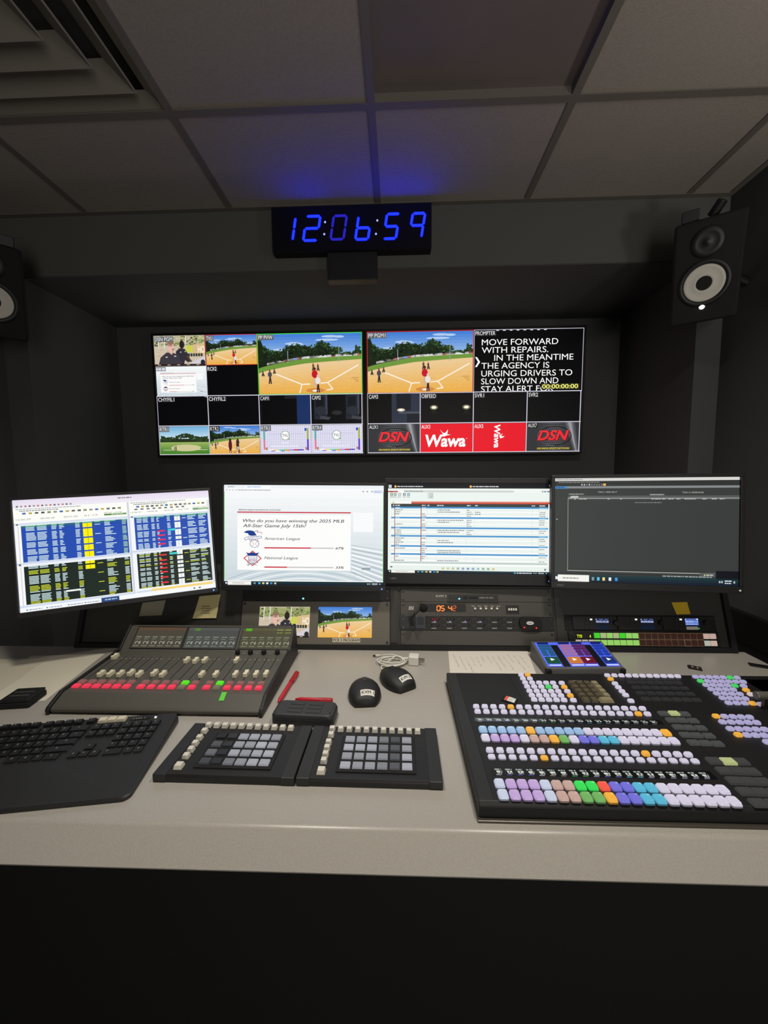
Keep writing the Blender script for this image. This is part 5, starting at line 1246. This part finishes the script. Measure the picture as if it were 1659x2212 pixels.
def mouse(label, cx_, cy_, rot, text, lx, ly, lr):
    M = frame((cx_, cy_, DZ), rz=R(rot))
    t = thing('computer_mouse', label, 'mouse', M, 'computer mice in the middle of the desk')
    L = .108
    def prof(u):     # u 0 rear .. 1 front -> half widths (left, right), height
        hw = .043 * (math.sin(math.pi * min(1, (u * .86 + .09))) ** .45)
        hh = .043 * (max(.02, math.sin(math.pi * (u * .70 + .10))) ** .8) * (1 - .35 * u)
        return hw * (1.02 - .12 * u), hw * (.98 - .10 * u), max(hh, .013)
    rings = []; n = 22
    for i in range(15):
        u = i / 14; wl, wr, hh = prof(u); y = -L / 2 + L * u; ring = []
        for k_ in range(n):
            a = 2 * math.pi * k_ / n; ca, sa = math.cos(a), math.sin(a)
            w = wr if ca > 0 else wl
            x = w * math.copysign(abs(ca) ** .8, ca); z = .003 + (hh - .003) * (max(0, sa) ** .85) * (1 - .10 * max(0, ca)) if sa > 0 else .003 * (1 + sa)
            ring.append((x, y, z))
        rings.append(ring)
    MB().loft(rings).obj('shell', mat('mouse_black', (26, 26, 27), .55), t, smooth=True)
    w0 = MB().cyl((-.005, .022, .0265), (.005, .022, .0265), .0085, 18).obj('scroll_wheel', M_STEEL, t, bevel=.001)
    hz = lambda y, x: (lambda u: .003 + (prof(u)[2] - .003) * max(0, 1 - (abs(x) / max(prof(u)[1], .001)) ** 2.4) ** .55 * (1 - .1 * max(0, x / prof(u)[1])))((y + L / 2) / L)
    c = Canvas(60, 24, .036, .0145); m = MB(); nn = 8
    ca, sa = math.cos(R(lr)), math.sin(R(lr)); v = []
    lab = Canvas(60, 24, .036, .0145); lab.rect(0, 0, 60, 24, (226, 224, 216), 0)
    for gx_ in range(1): pass
    C0 = Canvas(60, 24, 1, 1)
    for i in range(8):
        for j in range(4): C0.rect(i * 7.5, j * 6, (i + 1) * 7.5, (j + 1) * 6, (226, 224, 216), 0)
    C0.text(text, 5, 18, 12, (24, 24, 26), 1, w=49, bold=.012)
    nv = []
    for (a, b_, z) in C0.v:
        X, Y = a * .036, z * .0145; x = lx + X * ca - Y * sa; y = ly + X * sa + Y * ca
        nv.append((x, y, hz(y, x) + (.0012 if b_ == 0 else .0016)))
    C0.v = nv
    C0.obj('name_label', t, M_PRINT)
mouse('black mouse labelled KVM 1, the nearer of the two mice', -.083, .936, 6, 'KVM 1', .007, -.036, 4)
mouse('black mouse labelled KVM 2, beside the white charging cable', -.004, 1.000, 34, 'KVM 2', .004, -.036, 8)

# charger and coiled cable
t = thing('usb_charger', 'white wall charger cube lying on the desk beside the coiled cable', 'charger', frame((.046, 1.103, DZ), rz=R(-8)))
MB().b2((-.0145, -.014, 0), (.0145, .014, .027)).obj('body', M_WHITEP, t, bevel=.003, seg=3)
for y in (-.006, .006): MB().b2((.0146, y - .0008, .010), (.031, y + .0008, .016)).obj('prong', mat('prong_metal', (170, 168, 160), .3, metal=.9), t)
t = thing('charging_cable', 'white charging cable coiled in loops, left of the charger cube', 'cable', T((-.018, 1.108, DZ)))
pts = []
for i in range(110):
    a = 2 * math.pi * i / 27 + 1.0; k_ = i / 110
    pts.append(((.037 - .006 * math.sin(k_ * 9)) * math.cos(a), (.026 - .004 * math.cos(k_ * 7)) * math.sin(a) - .004, .0024 + .010 * k_ + .0015 * math.sin(a * 1.7)))
pts += [(-.030, -.030, .004), (-.028, -.042, .0025), (-.020, -.048, .0022)]
MB().tube(pts, .0018, 7).obj('coil', M_WHITEP, t, smooth=True)
MB().tube([(.036, -.002, .010), (.030, .010, .013), (.0, .030, .012), (-.025, .036, .007), (-.036, .037, .005)], .0018, 7).obj('loose_end', M_WHITEP, t, smooth=True)
MB().b2((-.050, .034, .0015), (-.036, .0405, .0068)).obj('plug', M_WHITEP, t, bevel=.001)
MB().b2((-.0575, .0352, .0025), (-.0502, .0393, .0055)).obj('plug_tip', M_STEEL, t)
MB().cyl((.034, .004, .0125), (.048, .004, .0125), .0028, 10).obj('charger_plug', M_WHITEP, t)

# notebook page with hand writing
pm = MB()
pm.prism([(.143, 1.042), (.378, 1.042), (.402, 1.192), (.156, 1.187)], DZ + .0006, DZ + .0012, axis='z')
for i in range(25):
    x = .144 + .233 * (i + .2) / 25; pm.b2((x, 1.036, DZ + .0006), (x + .0055, 1.0419, DZ + .0012))
o = pm.obj('notebook_page', mat('page_white', (226, 218, 208), .9))
tag(o, 'torn notebook page with handwriting and a perforated edge, behind the big switcher', 'paper')
c = Canvas(250, 150, .25, .15); rr = random.Random(21)
for k in range(13):
    X = 26 + k * 16.5; Y = rr.uniform(20, 50); L = rr.uniform(40, 92)
    while L > 0:
        s_ = rr.uniform(4, 14); 
        for e in range(int(s_ / 2.2)): c.line(X + rr.uniform(-2.6, 2.6), Y + e * 2.2, X + rr.uniform(-2.6, 2.6), Y + e * 2.2 + 2.2, .8, (112, 106, 106), 1)
        Y += s_ + rr.uniform(2, 5); L -= s_ + 4; X += .9
c.obj('handwriting', o, M_PRINT, T((.268, 1.114, DZ + .00125)) @ FLAT)

# memory cards
def card(label, x, y, z, rot, tilt=0, red=False):
    t = thing('memory_card', label, 'memory card', frame((x, y, z), rz=R(rot)))
    MB().prism([(-.012, -.016), (.012, -.016), (.012, .012), (.008, .016), (-.012, .016)], .0001, .0022, axis='z').obj('body', M_BLACKM, t, bevel=.0003)
    c = Canvas(100, 120, .019, .023); 
    if red: c.rect(0, 0, 100, 120, (226, 222, 214), 0); c.rect(0, 0, 100, 34, (226, 96, 80), 1); c.dashes(14, 50, 60, 7, (150, 150, 150), 1); c.dashes(14, 72, 50, 6, (150, 150, 150), 1); c.rect(80, 80, 100, 120, (150, 190, 200), 1)
    else: c.rect(0, 0, 100, 120, (44, 32, 28), 0); c.rect(16, 20, 80, 34, (164, 150, 140), 1); c.rect(16, 80, 86, 96, (164, 150, 140), 1)
    c.obj('sticker', t, M_PRINT, T((0, -.001, .0024)) @ FLAT)
card('dark memory card lying on the bare desk behind the switcher', .836, 1.094, DZ, 62)
t = thing('card_case', 'thin black card at the right photo edge of the desk', 'card', frame((1.030, 1.106, DZ), rz=R(-25)))
MB().b2((-.028, -.010, 0), (.028, .010, .003)).obj('body', M_BLACK, t, bevel=.0006)

# ================================================================== KEYPAD WITH BLUE LIGHT
FL, FRt, BLk, BRt = Vector((.408, 1.040, DZ)), Vector((.620, 1.044, DZ)), Vector((.393, 1.156, DZ)), Vector((.600, 1.160, DZ))
MX = frame((.5055, 1.098, DZ), rz=R(2))
xk = thing('backlit_keypad', 'wedge keypad with a blue backlit deck and green, orange, maroon and blue keys', 'keypad', MX)
w, d = .212, .116
slope = math.atan2(.026, d)
MB().prism([(-d / 2, 0), (-d / 2 - .003, .010), (-d / 2, .0235), (d / 2, .0495), (d / 2 + .004, .045), (d / 2 + .004, 0)], -w / 2, w / 2).obj('case', M_GREYP, xk, bevel=.004, seg=3)
for s_ in (-1, 1): MB().b2((s_ * (w / 2 - .006) - .0075, -d / 2 - .0065, 0), (s_ * (w / 2 - .006) + .0075, -d / 2 + .010, .0228)).obj('corner_foot', M_BLACKM, xk, bevel=.003)
LX = T((0, -d / 2, .0238)) @ Matrix.Rotation(slope, 4, 'X')
dw, dd = w - .014, math.hypot(d, .026) - .012
c = Canvas(1000, 560, dw, dd, .0001); c.rect(0, 0, 1000, 560, (84, 104, 236), 0)
for k in range(30): c.rect(k * 34, 0, k * 34 + 18, 14, (24, 28, 70), 1)
for a, b in ((215, 320), (712, 812)): c.poly([(a, 70), (b, 70), (b, 560), (a, 560)], (14, 14, 20), 2)
c.obj('lit_deck', xk, attr_mat('deck_glow', .95, .3, .4, True), LX @ T((0, .006 + dd / 2, .0004)) @ FLAT)
def xp(u, v): return ((u / 1000 - .5) * dw, .006 + dd * (1 - v / 560))
M_WARROW = mat('arrow_white', (220, 220, 220), .5, emit=(230, 230, 240), estr=.7)
for (ua, ub), c1, c2 in (((22, 205), (40, 96, 140), (24, 84, 60)), ((335, 515), (172, 120, 170), (216, 130, 60)), ((525, 705), (96, 40, 96), (112, 22, 52)), ((820, 985), (36, 66, 176), (30, 54, 130))):
    W3 = ub - ua
    ks = [(ua + 10, ub - 10, 24, 56, (22, 34, 110)), (ua, ub, 84, 126, c1), (ua, ub, 150, 194, c1)]
    for j in (0, 1):
        for i in (0, 1): ks.append((ua + i * W3 * .54, ua + i * W3 * .54 + W3 * .44, 218 + j * 66, 262 + j * 66, c1))
    ks.append((ua, ub, 362, 500, c2))
    for a, b, e, g, col in ks:
        p, q = xp(a, g), xp(b, e)
        me = MB().tap((0, 0, 0), (q[0] - p[0], q[1] - p[1], .0035), (.93, .88)).mesh('key', M_KEYLIT)
        kobj = place('key', me, xk, LX @ T(((p[0] + q[0]) / 2, (p[1] + q[1]) / 2, .0009)), lin(col) + (1,))
        if g - e > 100:
            s_ = .006; MB().prism([(-s_, s_ * .9), (s_ * .9, 0), (-s_, -s_ * .9)], .0036, .0039, axis='z').obj('arrow_mark', M_WARROW, kobj)
    p = xp((ua + ub) / 2, 530); MB().b2((p[0] - .016, p[1] - .0012, .0008), (p[0] + .016, p[1] + .0012, .0012)).obj('light_bar', M_WARROW, xk).matrix_local = LX

# ================================================================== PRODUCTION SWITCHER
XS0, XS1, YS0, YS1, ZS = .1275, .985, .583, 1.0, .775
MW = T((XS0, YS0, DZ))
sw = thing('production_switcher', 'large black video switcher covered in rows of lit white and coloured buttons', 'switcher', MW)
IW = MW.inverted(); ZL = ZS - DZ
def sp_(px, py, z=.0025): p = loc(MW, px, py, 2, ZL + z); return p
wS, dS = XS1 - XS0, YS1 - YS0
MB().b2((-.003, -.006, 0), (wS + .002, dS - .006, .004)).obj('base_tray', mat('tray_metal', (88, 84, 76), .35, metal=.5), sw, bevel=.001)
M_SWB = mat('switcher_black', (19, 19, 20), .55)
MB().prism([(.0, .0042), (-.001, ZL - .006), (.006, ZL - .0006), (dS - .004, ZL - .0006), (dS, ZL - .004), (dS, .0042)], 0, wS).obj('body', M_SWB, sw, bevel=.0015)
seam = sp_(1040, 1500, 0).x - .004
sA = sp_(1095, 1453, 0).x
sy = sp_(1100, 1519, 0).y
def plate(name, x0_, y0_, x1_, y1_, m=None): return MB().b2((x0_, y0_, ZL - .0005), (x1_, y1_, ZL)).obj(name, m or M_SWB, sw, bevel=.0004)
xsplit = sp_(1415, 1590, 0).x + .010; xsplit2 = sp_(1520, 1590, 0).x
plate('left_rail', .001, .007, .024, dS - .005, M_CHAR)
plate('top_panel', .0245, .007, sA - .001, sy + .001 if False else .3 * dS, None) if False else None
plate('bus_panel', .0248, .007, .0195 * 20 + .055, sy, None)
plate('blank_panel', .0248, sy + .0006, sA, dS - .005, None)
plate('keyer_panel', sA + .0006, sy + .0006, .0195 * 20 + .055, dS - .005, None)
plate('transition_panel', .0195 * 20 + .0556, .007, wS - .002, dS - .005, None)
# buttons
WC, PC, BC = (222, 216, 236), (200, 170, 224), (160, 194, 232)
OC, TC, GC, GB2, RC2 = (255, 186, 70), (204, 170, 160), (120, 186, 104), (60, 232, 96), (255, 96, 78)
VC, CC = (122, 120, 226), (96, 192, 224)
BWH = (206, 214, 236)
def capmesh(name, w_, d_, h_, mats, dish=True):
    m = MB(); v = []; f = []; n = 4
    def rring(w, d, z, r):
        return [(x, y, z) for x, y in outline(w, d, r, 2)]
    rings = [rring(w_, d_, 0, w_ * .2), rring(w_, d_, h_ * .45, w_ * .2), rring(w_ * .86, d_ * .84, h_, w_ * .18)]
    if dish: rings += [rring(w_ * .66, d_ * .62, h_ * .80, w_ * .14)]
    me = m.loft(rings).mesh(name, mats); me.materials.append(M_KEYSIDE)
    for p in me.polygons:
        if p.center.z < h_ * .5: p.material_index = 1
    return me
BIG = capmesh('button', .0166, .0180, .0066, M_KEYLIT)
SML = capmesh('button', .0134, .0100, .0055, M_KEYLIT, False)
fieldV, fieldF, fieldC = [], [], []
def field(shape, x, y, col, sx=1, sy_=1, z=0):
    o = len(fieldV)
    for q in shape.vertices: fieldV.append((x + q.co.x * sx, y + q.co.y * sy_, ZL + .0002 + z + q.co.z))
    for p in shape.polygons: fieldF.append(tuple(i + o for i in p.vertices)); fieldC.append((col, len(p.vertices)))
def row(first, last, n, cols, shape, indiv):
    a, b = sp_(*first), sp_(*last)
    for i in range(n):
        q = a.lerp(b, i / (n - 1)); col = lin(cols[i])
        if indiv: place('button', shape, sw, T((q.x, q.y, ZL + .0002)), col + (1,))
        else: field(shape, q.x, q.y, col)
CA = [BWH, PC, PC, PC, BWH, TC, TC, GB2, GB2, RC2, VC, VC, CC, CC] + [WC] * 6
CB = [BWH, PC, PC, PC, BWH, TC, TC, GC, GC, OC, VC, VC, CC, CC] + [WC] * 6
row((1086.6, 1717.8), (1584.8, 1733), 20, CB, BIG, True)
row((1079, 1694), (1560.8, 1707.9), 20, CA, BIG, True)
row((1043.3, 1577.2), (1438.5, 1584.5), 20, [BC] * 5 + [OC] + [BC] * 5 + [WC] * 8 + [OC], BIG, True)
row((1048.7, 1594.8), (1455.8, 1602), 20, [WC, PC, PC, PC, WC, TC, TC, OC, GC, WC, VC, VC, CC, CC] + [WC] * 6, BIG, True)
r1 = [WC] * 20; r1[15] = OC; row((1057.9, 1620), (1486.6, 1630), 20, r1, SML, False)
r1 = [WC] * 20; r1[5] = OC; row((1062, 1635.4), (1501.3, 1645), 20, r1, SML, True)
r1 = [WC] * 20; r1[4] = OC; row((1028.6, 1525.8), (1387.7, 1530.4), 20, r1, SML, False)
r1 = [WC] * 20; r1[18] = OC; row((1031.8, 1536.8), (1398.5, 1542.2), 20, r1, SML, False)
z5 = lambda a, b: (950 + a / 4.608, 1370 + b / 4.608)
z6 = lambda a, b: (1300 + a / 4.621, 1370 + b / 4.621)
z8 = lambda a, b: (1300 + a / 4.621, 1580 + b / 4.621)
G = (80, 226, 110); LV = (186, 180, 222)
def pts_(fn, L, shape=SML, base=LV):
    for q in L:
        p = sp_(*fn(q[0], q[1])); field(shape, p.x, p.y, lin(q[2] if len(q) > 2 else base))
def lineup(a, b, n): return [(a[0] + (b[0] - a[0]) * i / (n - 1), a[1] + (b[1] - a[1]) * i / (n - 1)) for i in range(n)]
pts_(z5, [(810, 405), (875, 405, OC), (828, 441), (897, 441)], base=WC)
for k, (a, b) in enumerate((((850, 481), (1128, 484)), ((870, 521), (1152, 525)), ((893, 564), (1180, 568)), ((917, 608), (1207, 611)), ((940, 650), (1237, 655)))):
    L = lineup(a, b, 5)
    if k == 1: L[3] = L[3] + (G,)
    pts_(z5, L, base=WC)
pts_(z5, [(1214, 485), (1240, 525, OC), (1270, 568), (1300, 610, OC), (1330, 656)], base=WC)
pts_(z6, lineup((55, 410), (757, 419), 11), base=WC)
pts_(z6, [(88, 447, OC), (132, 492), (165, 530), (202, 570), (238, 607), (290, 665)], base=WC)
for k, (a, b, n) in enumerate((((935, 425), (1350, 434), 7), ((985, 467), (1410, 475), 7), ((1040, 507), (1255, 511), 4), ((1092, 549), (1312, 553), 4), ((1148, 592), (1378, 597), 4), ((1205, 637), (1432, 643), 4), ((1265, 685), (1425, 688), 3))):
    L = lineup(a, b, n)
    if k == 0: L[5] = L[5] + (G,)
    if k == 1: L[0] = L[0] + (G,)
    pts_(z6, L)
pts_(z6, [(1328, 514, G), (1415, 516), (1440, 557, OC), (1487, 600, (226, 206, 206)), (1503, 690, OC), (1587, 700)])
for k, (a, b) in enumerate((((1140, 818), (1475, 828)), ((1205, 875), (1545, 882)), ((1280, 943), (1625, 951)), ((1360, 1003), (1705, 1012)))):
    L = lineup(a, b, 5)
    if k in (0, 3): L[0] = L[0] + (OC,)
    pts_(z6, L)
pts_(z6, [(1650, 1075), (1730, 1078)])
def dark_grid(fn, L, w_, d_, col, lit=None, lc=(190, 200, 140)):
    sh = MB().tap((0, 0, 0), (w_, d_, .0045), (.92, .9)).mesh('lcd', M_KEYLIT)
    for i, q in enumerate(L): 
        p = sp_(*fn(*q)); field(sh, p.x, p.y, lin(lc if i == lit else col))
for a, b, in (((300, 480), (760, 487)), ((345, 530), (820, 538)), ((390, 587), (880, 595)), ((440, 645), (945, 655))): dark_grid(z6, lineup(a, b, 6), .0185, .0105, (50, 50, 52))
dark_grid(z6, [(615, 790), (720, 787), (825, 795), (695, 855), (800, 857), (912, 862), (762, 925), (870, 930), (988, 935), (835, 1003), (945, 1007), (1068, 1012), (915, 1080), (1032, 1085), (1155, 1092)], .0195, .0125, (78, 80, 78), 1)
dark_grid(z8, [(1120, 292), (1262, 297), (1392, 300), (1222, 390), (1360, 394), (1497, 398), (1325, 490), (1462, 495), (1605, 500), (1432, 598), (1580, 604), (1735, 610), (1560, 712), (1720, 718)], .0225, .0150, (68, 68, 68), 1)
me = bpy.data.meshes.new('button_field'); me.from_pydata(fieldV, [], fieldF); at = me.color_attributes.new('Col', 'FLOAT_COLOR', 'CORNER'); buf = []
for c_, n in fieldC: buf += list(c_ + (1,)) * n
at.data.foreach_set('color', buf); me.materials.append(M_KEYLIT_FIELD)
bm = bmesh.new(); bm.from_mesh(me); bmesh.ops.recalc_face_normals(bm, faces=bm.faces); bm.to_mesh(me); bm.free()
o = bpy.data.objects.new('button_field', me); COL.objects.link(o); o.parent = sw; o['kind'] = 'stuff'
# name strips between the button rows
for (A, B, yA, yB, hh, light) in (((1031, 1553), (1424, 1560), 0, 0, .0145, True), ((1070, 1664), (1535, 1674), 0, 0, .0195, False)):
    a, b = sp_(*A, z=.001), sp_(*B, z=.001); w = b.x - a.x + .012
    c = Canvas(1000, 48, w, hh, .00005); c.rect(0, 0, 1000, 48, (6, 6, 7), 0)
    if light: c.rect(2, 3, 190, 40, (64, 70, 74), 1); c.rect(196, 3, 360, 36, (50, 56, 60), 1)  # grey blocks imitate a reflection on the strip's left part
    dash = [WC, (110, 90, 210), (110, 90, 210), (110, 90, 210), WC, TC, TC, (60, 180, 90), (60, 180, 90), LV, VC, VC, CC, CC] + [LV] * 6
    for i in range(20):
        X = 14 + i * 48.8
        c.dashes(X, 10, 30, 8, (150, 156, 150), 2, seed=i); c.dashes(X + 6, 22, 26, 9, (206, 212, 204), 2, seed=i + 40)
        if not light: c.dashes(X + 8, 33, 22, 6, (170, 176, 168), 2, seed=i + 60)
        c.rect(X, 43, X + 24, 47, tuple(v * .7 for v in dash[i]), 3)
    c.obj('name_strip', sw, attr_mat('strip_glow', .95, .2, .3, False), T(((a.x + b.x) / 2, (a.y + b.y) / 2, ZL + .0003)) @ FLAT)
# number pad
pa, pb = sp_(*z5(1325, 490)), sp_(*z5(1560, 495)); pc, pd = sp_(*z5(1440, 655)), sp_(*z5(1680, 660))
NK = MB().tap((0, 0, 0), (.0155, .0145, .007), (.78, .78)).mesh('pad_key', M_KEYPLAIN)
xl = (pa.x + pc.x) / 2; dx = ((pb.x + pd.x) / 2 - xl) / 3; dy = (pc.y - pa.y) / 4
for j in range(5):
    for i in range(4):
        if j == 4 and i == 3: continue
        wide = j == 4 and i == 2
        place('pad_key', NK, sw, T((xl + dx * (i + .5 * wide), pa.y + dy * j, ZL + .0002)) @ Matrix.Diagonal((2 if wide else 1, 1, 1, 1)), lin((150, 140, 110) if i == 3 or wide else (92, 84, 66)) + (1,))
p = sp_(*z5(1335, 455)); c = Canvas(60, 10, .03, .005); c.dashes(4, 2, 50, 5, (170, 170, 166), 1); c.obj('pad_print', sw, M_PRINT, T((p.x + .008, p.y, ZL + .0003)) @ FLAT)
# transition lever
p = loc(MW, 1632, 1504, 2, ZL + .028); x2 = wS - .006
plate('lever_pit', sp_(1625, 1480, 0).x, sp_(1640, 1520, 0).y, wS - .004, sp_(1640, 1468, 0).y, M_BLACKM)
MB().cyl((p.x, p.y, ZL + .030), (p.x + .105, p.y, ZL + .030), .0085, 22).obj('lever_handle', mat('lever_grey', (120, 118, 110), .35, metal=.4), sw, bevel=.0015)
for xx in (.02, .085): MB().b2((p.x + xx - .003, p.y - .004, ZL + .0006), (p.x + xx + .003, p.y + .004, ZL + .0225)).obj('lever_arm', M_STEEL, sw)
q = loc(MW, 1101, 1511, 2, ZL + .0015)
card('memory card with a red and white sticker lying on the black switcher', XS0 + q.x, YS0 + q.y, DZ + ZL + .0001, 58, red=True)
